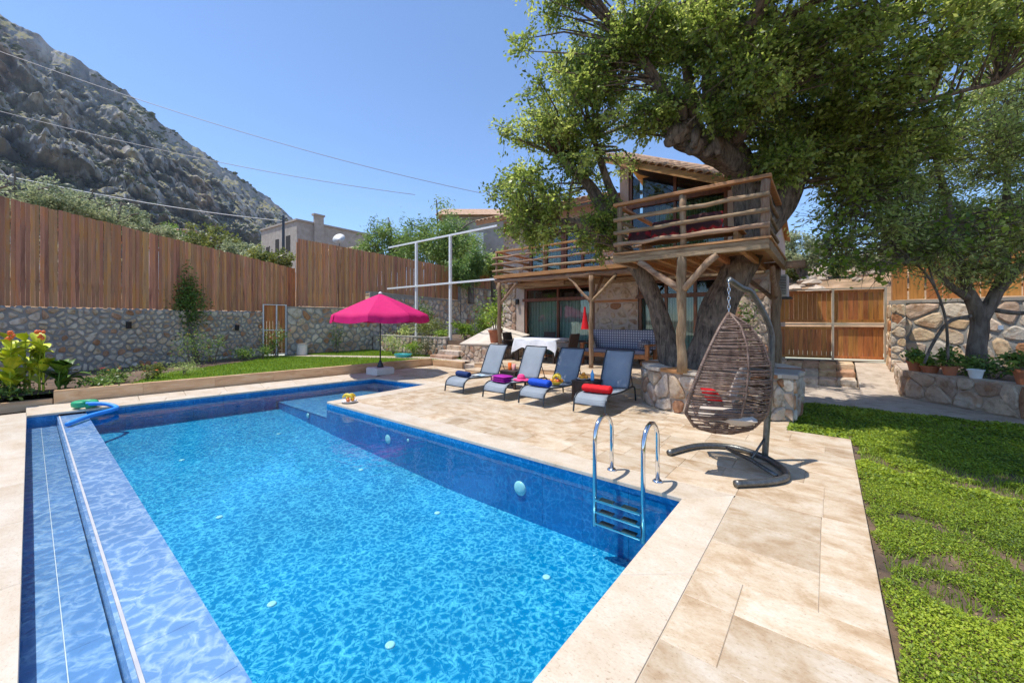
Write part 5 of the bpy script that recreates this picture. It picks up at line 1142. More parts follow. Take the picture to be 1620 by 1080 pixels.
# ------------------------------------------------------------------ shrubs, flowers and pot plants
def bush(name, label, loc, r, h, n, leafm, ls, cat='shrub', asp=.55, stems=5, flower=None, nf=0, fs=.05, group=None, clumps=10):
    t = thing(name, label, cat, loc, random.uniform(0,6), group)
    st_ = MB(); C = []
    for i in range(clumps):
        a = random.uniform(0, 6.28); k = random.random()**.6; z = h*random.uniform(.3, .95); C.append((r*k*.8*math.cos(a), r*k*.8*math.sin(a), z))
    for c in C[:max(stems,1)]: st_.tube([(c[0]*.15,c[1]*.15,-.03),(c[0]*.5,c[1]*.5,c[2]*.5),c], [.014,.01,.004], 5)
    st_.build('stems', T['bark2'], t)
    C = np.array(C); ci = RNG.integers(0, len(C), n); P = C[ci]+RNG.normal(size=(n,3))*np.array([r*.28,r*.28,h*.15]); P[:,2] = np.maximum(P[:,2], .01)
    leaves(P, ls, leafm, 'foliage', t, asp, up=.6)
    for i in range(nf):
        c = C[random.randrange(len(C))]; p = (c[0]+random.gauss(0,r*.3), c[1]+random.gauss(0,r*.3), c[2]+h*.15+random.uniform(0,.06))
        f = MB()
        for k in range(6):
            a = k*1.05; f.grid(lambda u, v: (p[0]+math.cos(a)*fs*u+math.sin(a)*fs*.5*(v-.5)*math.sin(u*3), p[1]+math.sin(a)*fs*u-math.cos(a)*fs*.5*(v-.5)*math.sin(u*3), p[2]+fs*.5*u*(1-u*.4)), 2, 2)
        f.build('flower', T[flower], t)
    return t
def blade_leaf(L_, W_, bend, mat, parent, rz, tilt, z0, name='leaf', off=(0,0)):
    m = MB(); n = 8
    for i in range(n+1):
        u = i/n; w = W_*math.sin(math.pi*min(1,(u*.93+.05)))**.8*.5; x = L_*u*math.cos(tilt*(1-u*.2)); z = L_*u*math.sin(tilt) - bend*L_*u*u
        m.v += [(x, -w, z+w*.35), (x, 0, z), (x, w, z+w*.35)]
    for i in range(n): m.f += [(3*i,3*i+3,3*i+4,3*i+1),(3*i+1,3*i+4,3*i+5,3*i+2)]
    o = m.build(name, mat, parent, smooth=True); o.location = (off[0],off[1],z0); o.rotation_euler = (0,0,rz); return o
T['canna'] = surf('canna_leaf', [(.3,(.22,.32,.012)),(.5,(.46,.52,.025)),(.7,(.70,.68,.04))], 3, (1,5,1), .4, var=.25, bump=.2, bscale=20)
T['canna_dark'] = surf('canna_leaf_dark', [(.04,.10,.012),(.13,.23,.02)], 3, (1,5,1), .4, var=.2, bump=.2, bscale=20)
for mt in (T['canna'], T['canna_dark']): mt.node_tree.nodes['Principled BSDF'].inputs['Transmission Weight'].default_value = 0
def canna(loc, label, nst, hgt, mat, fl=None, spread=.22):
    t = thing('canna_plant', label, 'plant', loc, 0, 'cannas in the corner bed')
    for s in range(nst):
        ox, oy = random.uniform(-spread,spread), random.uniform(-spread,spread); H_ = hgt*random.uniform(.75,1.1)
        MB().tube([(ox,oy,-.02),(ox+.02,oy,H_*.5),(ox+.03,oy+.02,H_)], [.018,.014,.007], 6).build('stem', T[mat], t)
        for k in range(6):
            z = H_*(.15+.14*k); blade_leaf(random.uniform(.42,.58)*(1-.04*k), random.uniform(.17,.25), random.uniform(.25,.7), T[mat], t, random.uniform(0,6.28), R(random.uniform(45,78)), z, off=(ox+.02,oy))
        if fl and s < 2:
            f = MB()
            for k in range(9):
                f.ball((ox+.03+random.uniform(-.05,.05), oy+random.uniform(-.05,.05), H_+random.uniform(.0,.16)), random.uniform(.02,.045), 6, 4)
            f.build('flower', T[fl], t, smooth=True)
canna((-11.7,-.02,.19), 'yellow-green canna clump with wide glossy leaves and orange flowers', 8, 1.05, 'canna', 'flower_orange')
canna((-11.9,-.75,.12), 'darker canna plant beside the yellow-green clump', 4, .7, 'canna_dark', None, .2)
canna((-11.7,.45,.19), 'small low canna plant at the kerb end', 3, .5, 'canna_dark', None, .15)
bush('flower_plant', 'low plant with red and orange flowers between canna and lavender', (-12.1,1.25,.19), .3, .28, 500, 'greenleaf', .05, 'plant', flower='flower_red', nf=7, fs=.04)
bush('flower_plant', 'low reddish orange leafed plant behind the kerb', (-12.2,1.75,.19), .25, .3, 450, 'yellowleaf', .06, 'plant', flower='flower_orange', nf=6, fs=.04)
bush('lavender_bush', 'grey-blue lavender bush behind the kerb', (-12.5,2.4,.19), .32, .34, 900, 'oliveleaf', .05, 'shrub', asp=.2)
bush('rose_bush', 'thin rose bush with yellow blooms against the rubble wall', (-14.6,3.0,.19), .45, 1.0, 700, 'greenleaf', .05, 'rose', flower='flower_yellow', nf=4, fs=.06)
bush('rose_bush', 'small white rose bush against the rubble wall', (-14.9,3.6,.19), .3, .8, 380, 'greenleaf', .05, 'rose', flower='plate', nf=4, fs=.045)
bush('green_shrub', 'dark green shrub at the foot of the rubble wall near the vine', (-15.3,4.5,.19), .4, .4, 700, 'greenleaf', .06)
bush('rose_bush', 'leafy bush with bright red roses beside the small gate', (-15.7,5.7,.19), .42, 1.0, 900, 'greenleaf', .06, 'rose', flower='flower_red', nf=6, fs=.08)
bush('green_shrub', 'spiky young palm shrub in front of the rubble wall', (-15.3,5.1,.19), .25, .45, 150, 'greenleaf', .16, 'shrub', asp=.15)
bush('flower_plant', 'low ground plants at the base of the kerb bed', (-11.75,.95,.19), .45, .18, 700, 'greenleaf', .06, 'plant')
bush('flower_plant', 'dark low foliage under the canna clump', (-11.8,-.35,.12), .55, .28, 900, 'greenleaf', .08, 'plant')
# vine climbing the left fence
vn = thing('climbing_vine', 'dark green climbing vine reaching up the fence from the long rubble wall', 'vine', (0,0,0))
a0, b0 = Vector((-14.25,-3.0)), Vector((-16.79,5.6)); vp = a0.lerp(b0, .74)
m = MB(); m.tube([(vp.x+.10,vp.y+.05,.15),(vp.x+.08,vp.y,.8),(vp.x+.06,vp.y-.12,1.5),(vp.x+.04,vp.y-.2,2.1),(vp.x-.02,vp.y-.22,2.8),(vp.x-.02,vp.y-.25,3.3)], [.04,.03,.03,.025,.015,.006], 7)
m.tube([(vp.x+.12,vp.y+.15,.15),(vp.x+.09,vp.y-.02,1.0),(vp.x+.05,vp.y-.15,2.0)], [.025,.02,.012], 6); m.build('stem', T['bark2'], vn, smooth=True)
n = 2600; zz = np.clip(RNG.normal(2.1,.45,n), 1.1, 3.5); ww = .26-.14*np.abs(zz-2.0)
leaves(np.stack([vp.x+.06+RNG.normal(0,.07,n), vp.y-.15+RNG.normal(0,1,n)*ww, zz], 1), .075, 'greenleaf', 'foliage', vn, .6)
# terrace garden
bush('rose_bush', 'upright glossy shrub in front of the shaded boundary wall', (-14.4,11.4,.8), .45, 1.5, 1300, 'greenleaf', .09)
bush('green_shrub', 'wide yellow-green mound shrub between the two white posts', (-12.9,10.5,.8), .75, .75, 1800, 'yellowleaf', .07, clumps=18)
bush('green_shrub', 'grey-green agave-like shrub left of the first white post', (-14.3,10.4,.8), .4, .55, 350, 'oliveleaf', .16, asp=.2)
bush('rose_bush', 'tall dark rose bush with red blooms beside the stone ramp', (-11.0,12.0,.8), .5, 1.55, 1200, 'greenleaf', .08, 'rose', flower='flower_red', nf=3, fs=.09)
bush('geranium_plant', 'leafy geranium with magenta flower heads on the terrace', (-10.4,11.2,.9), .45, .75, 900, 'vineleaf', .08, 'plant', flower='flower_pink', nf=5, fs=.11)
bush('green_shrub', 'bright green leafy plant at the top of the garden steps', (-11.0,10.7,.8), .5, .6, 900, 'vineleaf', .1, 'plant')
bush('green_shrub', 'low green plants along the cap of the garden wall', (-11.9,10.35,.8), .4, .35, 500, 'vineleaf', .07, 'plant')
bush('green_shrub', 'grey shrub growing behind the stone ramp', (-11.7,13.2,.8), .6, 1.2, 900, 'oliveleaf', .08)
bush('rose_bush', 'pale leaved rose bush in front of the low garden wall', (-13.6,9.2,.19), .5, .75, 700, 'oliveleaf', .06, 'rose', flower='plate', nf=4, fs=.05)
bush('green_shrub', 'bright fern-like plant in front of the low garden wall', (-12.4,9.35,.19), .4, .55, 500, 'vineleaf', .14, 'plant', asp=.2)
bush('green_shrub', 'brown-red dry shrub in front of the low garden wall', (-11.9,9.5,.19), .4, .6, 700, 'drygrassleaf', .06)
bush('rose_bush', 'small rose bush against the wall beside the parasol', (-15.9,8.1,.19), .35, 1.15, 380, 'greenleaf', .06, 'rose', flower='plate', nf=4, fs=.05)
def pot(loc, r, h, label, plabel=None, leafm=None, ph=.3, n=350, ls=.08, asp=.6, fl=None, nf=0, mat='terracotta', group='terracotta pots on the planter wall'):
    t = thing('flower_pot', label, 'pot', loc, 0, group)
    MB().lathe([(r*.68,0),(r*.92,h*.82),(r*1.02,h*.82),(r*1.04,h),(r*.9,h),(r*.86,h*.85)], 18).build('pot_body', T[mat], t, smooth=False)
    MB().lathe([(r*.8,h*.84),(r*.86,h*.87)], 14).build('soil', T['soil'], t)
    if plabel: bush('pot_plant', plabel, (loc[0],loc[1],loc[2]+h*.87), r*1.35, ph, n, leafm, ls, 'plant', asp, flower=fl, nf=nf)
pot((-8.72,9.9,.78), .24, .46, 'large terracotta pot standing on the stone ramp by the balcony post', 'young lemon tree growing in the large terracotta pot', 'vineleaf', 1.5, 420, .11)
spots = [(1.40,11.42,'pot beside the wall end nearest the gate','leafy geranium in the pot nearest the gate'),(1.58,11.20,'low wide pot second from the gate','small green plant in the low wide pot'),(1.80,10.93,'small round pot between two plants','trailing plant in the small round pot'),(2.50,10.08,'pot on the planter wall beside the olive trunk','bushy green plant in the pot beside the olive trunk'),(2.84,9.70,'largest pot furthest from the gate','broad leaved plant in the largest pot')]
for i, (x, y, l1, l2) in enumerate(spots): pot((x,y,.521), (.13,.15,.12,.16,.2)[i], (.2,.14,.17,.24,.28)[i], 'terracotta '+l1, l2, ['greenleaf','vineleaf','greenleaf','greenleaf','vineleaf'][i], (.25,.2,.35,.3,.4)[i], 300, .08)
pot((2.06,10.62,.521), .11, .16, 'white pot at the foot of the olive tree', mat='plate')
bush('green_shrub', 'leafy ground plants between the flower pots', (2.35,11.1,.49), .45, .38, 800, 'greenleaf', .08, 'plant')
bush('flower_plant', 'dark purple flowering plant by the house wall behind the swing', (-1.5,10.9,.26), .25, 1.7, 500, 'greenleaf', .07, 'plant', flower='flower_pink', nf=9, fs=.05)
for i, (rt, d, r, h, lm, lab) in enumerate(((15.2,21,.8,1.1,'yellowleaf','yellow-green bush on the rocky slope behind the double gate'),(16.0,23,1.0,1.1,'drygrassleaf','dry brownish bush on the slope near the house corner'),(19.5,22.5,.9,1.1,'oliveleaf','grey bush on the slope above the gate hinge'),(19.5,26,1.2,1.4,'drygrassleaf','dry scrub bush higher on the slope behind the gate'),(20.5,30,1.7,2.4,'oliveleaf','wide olive shrub high on the slope behind the gate'),(24.5,29,1.7,2.0,'yellowleaf','yellow-green shrub beside the wide olive shrub'),(16.2,19.5,.6,.8,'greenleaf','small dark green bush just behind the gate top'))):
    P_ = pl(rt, d); bush('slope_bush', lab, (P_.x, P_.y, hill_z(P_.x, P_.y)-.05), r, h, 1500, lm, .14)
# ------------------------------------------------------------------ pool ladder
ld = thing('pool_ladder', 'polished steel pool ladder with three dark treads hooked over the coping', 'ladder', (0,0,0))
for x in (-1.74,-1.27):
    pts = [(x,3.42,-.42),(x,3.42,0),(x,3.42,.36)]
    for k in range(9):
        a = math.pi*k/8; pts.append((x, 3.61-.19*math.cos(a), .40+.2*math.sin(a)))
    pts += [(x,3.80,.3),(x,3.80,.004)]
    MB().tube(pts, .021, 12).build('rail', T['chrome'], ld, smooth=True)
    MB().lathe([(.05,.0015),(.05,.010),(.035,.022),(.024,.026)], 20, (x,3.80,0)).build('flange', T['chrome'], ld, smooth=True)
for z in (-.16,-.27,-.38):
    o = MB().b2((-1.725,3.385,z-.012), (-1.285,3.455,z+.012)).build('tread', T['chrome'], ld, bevel=.006)
    for x in (-1.68,-1.46): MB().b2((x,3.39,z+.0125), (x+.13,3.45,z+.017)).build('grip_pad', T['rubber'], o)

# ------------------------------------------------------------------ hanging egg chair and its stand
sp_ = thing('chair_stand', 'dark steel stand with curved base and bent pole carrying the egg chair', 'stand', (0,0,0))
def cr(P, k=6):
    P = [Vector(p) for p in P]; out = []
    for i in range(len(P)-1):
        p0, p1, p2, p3 = P[max(i-1,0)], P[i], P[i+1], P[min(i+2,len(P)-1)]
        for j in range(k):
            u = j/k; out.append(.5*((2*p1)+(p2-p0)*u+(2*p0-5*p1+4*p2-p3)*u*u+(3*p1-p0-3*p2+p3)*u**3))
    return out+[P[-1]]
def gp(px, py, z=.035):
    d = 617*(1.55-z)/(py-507); return pl((px-810)*d/617, d, z)
base = cr([gp(1058,716), gp(1105,705), gp(1158,707), gp(1207,722), gp(1238,741), gp(1243,755), gp(1215,762), gp(1163,765)])
MB().tube(base, .034, 10).build('base', T['stand_metal'], sp_, smooth=True)
pb = gp(1210,724,.03); top = Vector((-.80,4.60,1.98))
pole = cr([pb, pb+Vector((.03,.02,.6)), pb+Vector((.06,.03,1.15)), pb+Vector((.045,.0,1.45)), pb.lerp(top,.35)+Vector((0,0,1.12)), pb.lerp(top,.68)+Vector((0,0,.545)), top])
MB().tube(pole, .032, 12).build('pole', T['stand_metal'], sp_, smooth=True)
MB().tube([gp(1188,727,.05), pb+Vector((.0,-.01,.22))], .012, 8).build('brace', T['stand_metal'], sp_, smooth=True)
MB().tube([gp(1150,709,.05), gp(1190,728,.05), gp(1228,752,.05)], .022, 8).build('cross_bar', T['stand_metal'], sp_, smooth=True)
ec = thing('egg_chair', 'brown woven rattan egg chair hanging by a chain from the bent pole', 'hanging chair', (top.x,top.y,0), 0)
od = pl(-.88,.47).xy.normalized(); ld_ = Vector((-od.y, od.x))
zt = [1.63,1.5,1.3,1.1,.85,.62,.45,.385]
FF = np.array([.0,.075,.165,.245,.335,.39,.31,.12]); BB = np.array([.0,.19,.315,.37,.385,.35,.22,.05]); WW = np.array([.0,.16,.29,.36,.40,.37,.23,.08])
zi = zt[::-1]
def egg(z, t):
    f, b, w = (np.interp(z, zi, A[::-1]) for A in (FF, BB, WW))
    o_ = f-(f+b)*math.cos(t); l = w*math.sin(t) if abs(t) < math.pi/2 else w*math.copysign(1,t)
    v = od*o_ + ld_*l; return Vector((v.x, v.y, z))
wv = MB()
z = .40
while z < 1.60:
    k = 18; j1, j2 = random.uniform(-.012,.012), random.uniform(-.012,.012)
    pts = []
    for i in range(k+1):
        t_ = -math.pi/2+math.pi*i/k; pts.append(egg(min(max(z+j1*math.sin(t_*2)+j2*math.sin(t_*3),.388),1.625), t_))
    wv.tube(pts, .0095, 5, flat=.8); z += random.uniform(.015,.026)
wv.build('rattan_weave', T['rattan'], ec, smooth=True)
for t_ in (-math.pi/2, -.95, -.35, .25, .85, math.pi/2):
    pts = [egg(1.63-1.245*i/24, t_) for i in range(25)]
    MB().tube(pts, .016 if abs(t_) > 1.5 else .012, 8).build('rib', T['rattan'], ec, smooth=True)
MB().tube([egg(.388, -math.pi/2+math.pi*i/12) for i in range(13)], .014, 7).build('bottom_hoop', T['rattan'], ec, smooth=True)
# wrapped rim knots
kn = MB()
for s in (-1, 1):
    for i in range(60):
        p = egg(1.6-1.2*i/60, s*math.pi/2); kn.ball(p, .021, 6, 3, .55)
kn.build('rim_wrapping', T['rattan'], ec, smooth=True)
for k in range(7):
    m = MB(); zc = 1.645+k*.045; pts = []
    for i in range(13):
        a = 2*math.pi*i/12; v = (.012*math.cos(a), .026*math.sin(a)); pts.append((v[0] if k % 2 else 0, 0 if k % 2 else v[0], zc+v[1]))
    m.tube(pts, .0045, 5, cap=False); m.build('chain_link', T['chrome'], ec, smooth=True)
MB().tube([(0,0,1.93),(0,0,1.975)], .012, 8).build('swivel', T['chrome'], ec, smooth=True)
cv = od*.02; cushion('chair_cushion', (top.x+cv.x, top.y+cv.y, .58), .54, .60, .18, 'cream', 'thick cream seat cushion inside the egg chair', rz=math.atan2(od.y,od.x))
cv = od*-.10; o = cushion('chair_cushion', (top.x+cv.x, top.y+cv.y, .90), .42, .46, .12, 'cream', 'cream back cushion leaning inside the egg chair', rz=math.atan2(od.y,od.x), ry=R(70))
cv = od*.16+ld_*.05; cushion('throw_pillow', (top.x+cv.x, top.y+cv.y, .76), .2, .2, .08, 'red', 'small red pillow on the egg chair seat', rz=1.0, ry=R(50))

# ------------------------------------------------------------------ sun loungers
LG = 'grey sun loungers lined up on the deck'
def lounger():
    """local: feet end at y=0, head towards +y; x across"""
    t = thing('sun_lounger', '', 'sun lounger', (0,0,0), 0, LG); W2 = .28
    prof = cr([(0,.0,.02),(0,.02,.14),(0,.05,.235),(0,.14,.30),(0,.28,.315),(0,.5,.30),(0,.8,.29),(0,1.2,.30)], 5)
    for s in (-1, 1):
        MB().tube([(s*W2,p.y,p.z) for p in prof], .016, 8).build('side_rail', T['grey_metal'], t, smooth=True)
        MB().tube(cr([(s*W2,1.2,.30),(s*W2,1.38,.30),(s*W2,1.48,.24),(s*W2,1.53,.01)],4), .016, 8).build('leg', T['grey_metal'], t, smooth=True)
        MB().tube(cr([(s*W2,1.12,.30),(s*W2,1.24,.55),(s*W2,1.36,.8),(s*W2,1.46,.96)],4), .014, 8).build('back_rail', T['grey_metal'], t, smooth=True)
        MB().tube([(s*(W2-.02),1.27,.62),(s*(W2-.02),1.42,.30)], .009, 6).build('strut', T['grey_metal'], t, smooth=True)
    seat = cr([(0,.045,.24),(0,.14,.298),(0,.28,.313),(0,.5,.298),(0,.8,.288),(0,1.12,.292)], 4)
    def sheet(P, name):
        m = MB(); k = 6
        for p in P:
            for i in range(k+1): u = i/k*2-1; m.v.append((u*(W2-.004), p.y, p.z-.012*(1-u*u)+.002))
        for i in range(len(P)-1):
            for j in range(k): a = i*(k+1)+j; m.f.append((a, a+1, a+k+2, a+k+1))
        o = m.build(name, T['sling'], t, smooth=True); sm = o.modifiers.new('s','SOLIDIFY'); sm.thickness = .006
        return o
    sheet(seat, 'seat_sling')
    # down-curved sling at the foot end
    sheet(cr([(0,.018,.15),(0,.026,.19),(0,.045,.238)],3), 'foot_sling')
    sheet(cr([(0,1.125,.305),(0,1.24,.55),(0,1.36,.8),(0,1.465,.965)],4), 'back_sling')
    for y, z in ((.02,.15),(1.12,.285),(1.47,.97)): MB().tube([(-W2,y,z),(W2,y,z)], .012, 7).build('cross_tube', T['grey_metal'], t, smooth=True)
    return t
l0 = lounger()
LP = [(-6.21,5.70,0.0,'sun lounger with a navy rolled towel and a magazine'),(-5.10,5.72,.0,'sun lounger with a purple towel and a pink hat'),(-4.19,5.72,-.02,'sun lounger with a bright blue towel and a fruit bowl'),(-3.06,5.80,.06,'sun lounger with a red rolled towel, dappled by tree shade')]
for i, (x, y, rz, lab) in enumerate(LP):
    t = l0 if i == 0 else copy_tree(l0)
    t.location = (x,y,0); t.rotation_euler = (0,0,rz); t['label'] = 'grey '+lab; t['group'] = LG; t['category'] = 'sun lounger'
def roll(loc, L_, r, mat, label, rz=0, flat=.8):
    t = MB(); pts = [(-L_/2+L_*i/10,0,0) for i in range(11)]
    pts = [(-L_/2+L_*i/24,0,0) for i in range(25)]
    t.tube(pts, [r*.86]+[r*(1+.035*math.sin(i*1.3+L_*9)+.02*math.sin(i*3.1)) for i in range(23)]+[r*.86], 26, flat=flat, wob=.10)
    for sx_ in (-1,1):
        sp2 = [(sx_*(L_/2+.004), r*.8*(k/30)*math.cos(k*.55), flat*r*.8*(k/30)*math.sin(k*.55)) for k in range(3,30)]; t.tube(sp2, .006, 5)
    o = t.build('rolled_towel', T[mat], smooth=True, bevel=.0); o.location = loc; o.rotation_euler = (0,0,rz); return tag(o, label, 'towel', 'rolled towels')
roll((-6.25,6.02,.375), .42, .075, 'navy', 'navy rolled towel on the lounger nearest the parasol', -.12)
roll((-4.20,6.03,.385), .46, .085, 'blue', 'bright royal blue rolled towel next to the fruit bowl', -.05)
roll((-3.06,6.10,.385), .50, .085, 'red', 'bright red rolled towel on the dappled lounger', .06)
ft = thing('folded_towel', 'folded purple towel on the lounger with the pink hat', 'towel', (-5.12,6.02,.315), -.1)
for k in range(3): cu = cushion('towel_fold', (0,0,.025+k*.042), .44-.02*k, .30, .05, 'purple', 'x', 'x'); cu.parent = ft; del cu['label']; del cu['category']
mg = thing('magazine', 'open blue and white magazine on the lounger with the navy towel', 'magazine', (-6.2,6.42,.305), .3)
MB().grid(lambda u, v: (-.15+.15*u, -.10+.2*v, .012*math.sin(u*3.1)), 5, 1).build('page', T['plate'], mg); MB().grid(lambda u, v: (.15*u, -.10+.2*v, .012*math.sin(u*3.1)), 5, 1).build('page', surf('printed_page', [(.15,.4,.6),(.75,.8,.82)], 14, rough=.4, var=0, bump=0), mg)
sh = MB().lathe([(.17,0),(.165,.006),(.10,.02),(.085,.03),(.08,.085),(.05,.115),(.01,.122)], 24); sh.v = [(a,b,c+.012*math.sin(6*math.atan2(b,a))*(math.hypot(a,b) > .12)) for a,b,c in sh.v]
ht = thing('sun_hat', 'pink wide brimmed sun hat on the lounger with the purple towel', 'hat', (-5.02,6.52,.302)); sh.build('hat_body', T['hatpink'], ht, smooth=True)
MB().lathe([(.0875,.03),(.0868,.05),(.0855,.05),(.0855,.03)], 24).build('hat_band', T['pink'], ht)
def fruit(kind, loc, r, label, group):
    m = MB()
    if kind == 'banana': m.tube([(r*1.6*math.cos(a), 0, r*1.6*math.sin(a)-r) for a in np.linspace(.5,2.6,9)], [r*.12,r*.3,r*.38,r*.4,r*.4,r*.4,r*.36,r*.26,r*.1], 8)
    else: m.ball((0,0,0), r, 14, 9, .93)
    o = m.build(kind, T[kind if kind in T else 'orange'], smooth=True); o.location = loc; o.rotation_euler = (0,0,random.uniform(0,6)); return tag(o, label, 'fruit', group)
def bowl(loc, r, h, label, mat='plate', kind='fruit_bowl'):
    t = thing(kind, label, 'bowl', loc); MB().lathe([(r*.45,0),(r*.5,.006),(r*.85,h*.6),(r,h),(r*.96,h),(r*.8,h*.6),(r*.4,.015)], 24).build('bowl_body', T[mat], t, smooth=True); return t
bowl((-4.10,6.44,.305), .14, .07, 'woven bowl heaped with fruit on the lounger with the blue towel', 'banana')
gF = 'fruit heaped in the bowl on the lounger'
for k, (kd, dx, dy, dz, r) in enumerate((('orange',-.07,-.04,.075,.045),('apple',.07,-.05,.08,.042),('banana',0,.03,.135,.09),('orange',.02,-.08,.08,.045),('apple',-.09,.05,.075,.04),('orange',.08,.06,.075,.043),('banana',.03,-.01,.13,.085),('apple',.0,.07,.08,.04))):
    fruit(kd, (-4.10+dx,6.44+dy,.305+dz), r, {'orange':'orange fruit in the bowl on the lounger with the blue towel','apple':'red-yellow apple in the bowl on the lounger with the blue towel','banana':'yellow banana on top of the fruit bowl on the lounger'}[kd], gF)
# fruit platter on the pool corner
bowl((-7.02,3.80,.002), .15, .035, 'white platter of fruit standing on the coping at the pool corner', 'plate', 'fruit_platter')
for kd, dx, dy, r in (('apple',-.07,0,.036),('orange',.05,.03,.038),('banana',.0,-.04,.08),('apple',.06,-.06,.035),('orange',-.03,.08,.038),('banana',.0,.03,.075)):
    fruit(kd, (-7.02+dx,3.80+dy,.03+r*.95), r, {'orange':'orange fruit on the platter at the pool corner','apple':'red-yellow apple on the platter at the pool corner','banana':'yellow banana on the platter at the pool corner'}[kd], 'fruit on the pool corner platter')
# side tables
def sidetable(loc, label):
    t = thing('side_table', label, 'table', loc, 0, 'dark wicker side tables'); 
    MB().cham(-.23,.23,-.23,.23,.385,.41,.006).build('table_top', T['wicker'], t); MB().b2((-.215,-.215,.16), (.215,.215,.383)).build('apron', T['wicker'], t)
    for x in (-.2,.2):
        for y in (-.2,.2): MB().b2((x-.022,y-.022,0), (x+.022,y+.022,.384)).build('leg', T['wicker'], t)
sidetable((-5.66,7.05,0), 'dark wicker side table with two drinks between the loungers'); sidetable((-3.60,6.78,0), 'dark wicker side table carrying a plate of oranges and a blue bottle')
def glass_(loc, mat, label, r=.035, h=.13):
    t = thing('drinking_glass', label, 'glass', loc, 0, 'drinks on the side table'); MB().lathe([(r*.8,0),(r*.85,.01),(r,h),(r*.92,h),(r*.75,.015)], 16).build('tumbler', T[mat], t, smooth=True)
glass_((-5.74,7.02,.411), 'juice', 'tall orange-red drink on the wicker side table', .045, .16); glass_((-5.60,7.0,.411), 'pinkglass', 'pale pink drink on the wicker side table', .045, .14); glass_((-5.67,7.1,.411), 'cream', 'cream coloured cup between the two drinks', .04, .12)
bowl((-3.66,6.72,.411), .13, .03, 'white plate of oranges on the side table', 'plate', 'plate')
for dx, dy, dz in ((-.05,0,.05),(.05,.02,.05),(0,-.05,.05),(.0,.01,.105)): fruit('orange', (-3.66+dx,6.72+dy,.411+dz), .04, 'orange fruit on the white plate on the side table', 'oranges on the side table')
bt = thing('water_bottle', 'blue water bottle on the side table', 'bottle', (-3.47,6.72,.411)); MB().lathe([(.032,0),(.035,.02),(.035,.13),(.015,.17),(.014,.19)], 14).build('bottle_body', T['bottle'], bt, smooth=True); MB().lathe([(.016,.1905),(.016,.21)], 12).build('cap', T['plate'], bt)

# ------------------------------------------------------------------ parasol
pa = thing('parasol', 'magenta parasol with scalloped valance standing on a pale block by the kerb', 'parasol', (-10.12,6.42,0))
MB().cham(-.28,.28,-.28,.28,.0015,.20,.03).build('base_block', T['whitewall'], pa); MB().lathe([(.10,.201),(.09,.25),(.04,.36),(.03,.40)], 14).build('base_collar', T['grey_metal'], pa, smooth=True)
MB().tube([(0,0,.2),(0,0,2.3)], .019, 10).build('pole', T['grey_metal'], pa, smooth=True)
NR = 8; ra_, zr_, zap = 1.36, 1.72, 2.33
for k in range(NR):
    a0, a1 = 2*math.pi*k/NR, 2*math.pi*(k+1)/NR; m = MB(); nu, nv = 8, 8
    def fn(u, v):
        a = a0+(a1-a0)*v; r = ra_*u*(1-.06*math.sin(math.pi*v)*u)
        z = zap-(zap-zr_)*(u**1.08) - .05*math.sin(math.pi*v)*u*(1-.2*u)
        return (r*math.cos(a), r*math.sin(a), z)
    m.grid(fn, nu, nv); b = len(m.v)-nv-1
    for row in range(1,4):
        for j in range(nv+1):
            x, y, z = fn(1, j/nv); s = .19*row/3*(1+.12*math.sin(math.pi*j/nv)); m.v.append((x*(1+.01*row+.012*math.sin(j*1.9+k)), y*(1+.01*row+.012*math.sin(j*1.9+k)), z-s))
    for row in range(3):
        for j in range(nv):
            a = b+row*(nv+1)+j; m.f.append((a, a+nv+1, a+nv+2, a+1))
    m.build('canopy_panel', T['pink'], pa, smooth=True)
    a = a0; MB().tube([(.03*math.cos(a),.03*math.sin(a),zap-.03),(ra_*math.cos(a),ra_*math.sin(a),zr_-.012)], .008, 5).build('rib', T['grey_metal'], pa)
    MB().tube([(.03*math.cos(a),.03*math.sin(a),1.75),(ra_*.55*math.cos(a),ra_*.55*math.sin(a),zap-(zap-zr_)*.55-.02)], .006, 5).build('strut', T['grey_metal'], pa)
MB().lathe([(.06,zap-.01),(.05,zap+.03),(.01,zap+.06)], 10).build('finial', T['whitecloth'], pa, smooth=True)

# ------------------------------------------------------------------ patio furniture
PZ = .262
dt = thing('dining_table', 'dining table on the patio under the balcony', 'table', (-7.0,10.15,PZ))
MB().b2((-.75,-.42,.70), (.75,.42,.74)).build('table_top', T['wicker'], dt)
for x in (-.68,.68):
    for y in (-.36,.36): MB().b2((x-.03,y-.03,0), (x+.03,y+.03,.7)).build('leg', T['wicker'], dt)
tc = MB()
def clo(u, v):
    x, y = -1.0+2.0*u, -.72+1.44*v; ox, oy = max(abs(x)-.77,0), max(abs(y)-.44,0); dr = math.hypot(ox,oy); s = .02*math.sin(9*x)*(oy > 0)+.02*math.sin(11*y)*(ox > 0)
    return (math.copysign(min(abs(x),.77+.12*ox),x)+ (s if ox > 0 else 0), math.copysign(min(abs(y),.44+.12*oy),y)+(s if oy > 0 else 0), .745-dr*(1.35+.3*math.sin(7*(x+y))*(dr > .1)))
tc.grid(clo, 40, 30); o = tc.build('tablecloth', T['whitecloth'], smooth=True); o.location = (-7.0,10.15,PZ); tag(o, 'white cloth draped over the patio dining table', 'tablecloth')
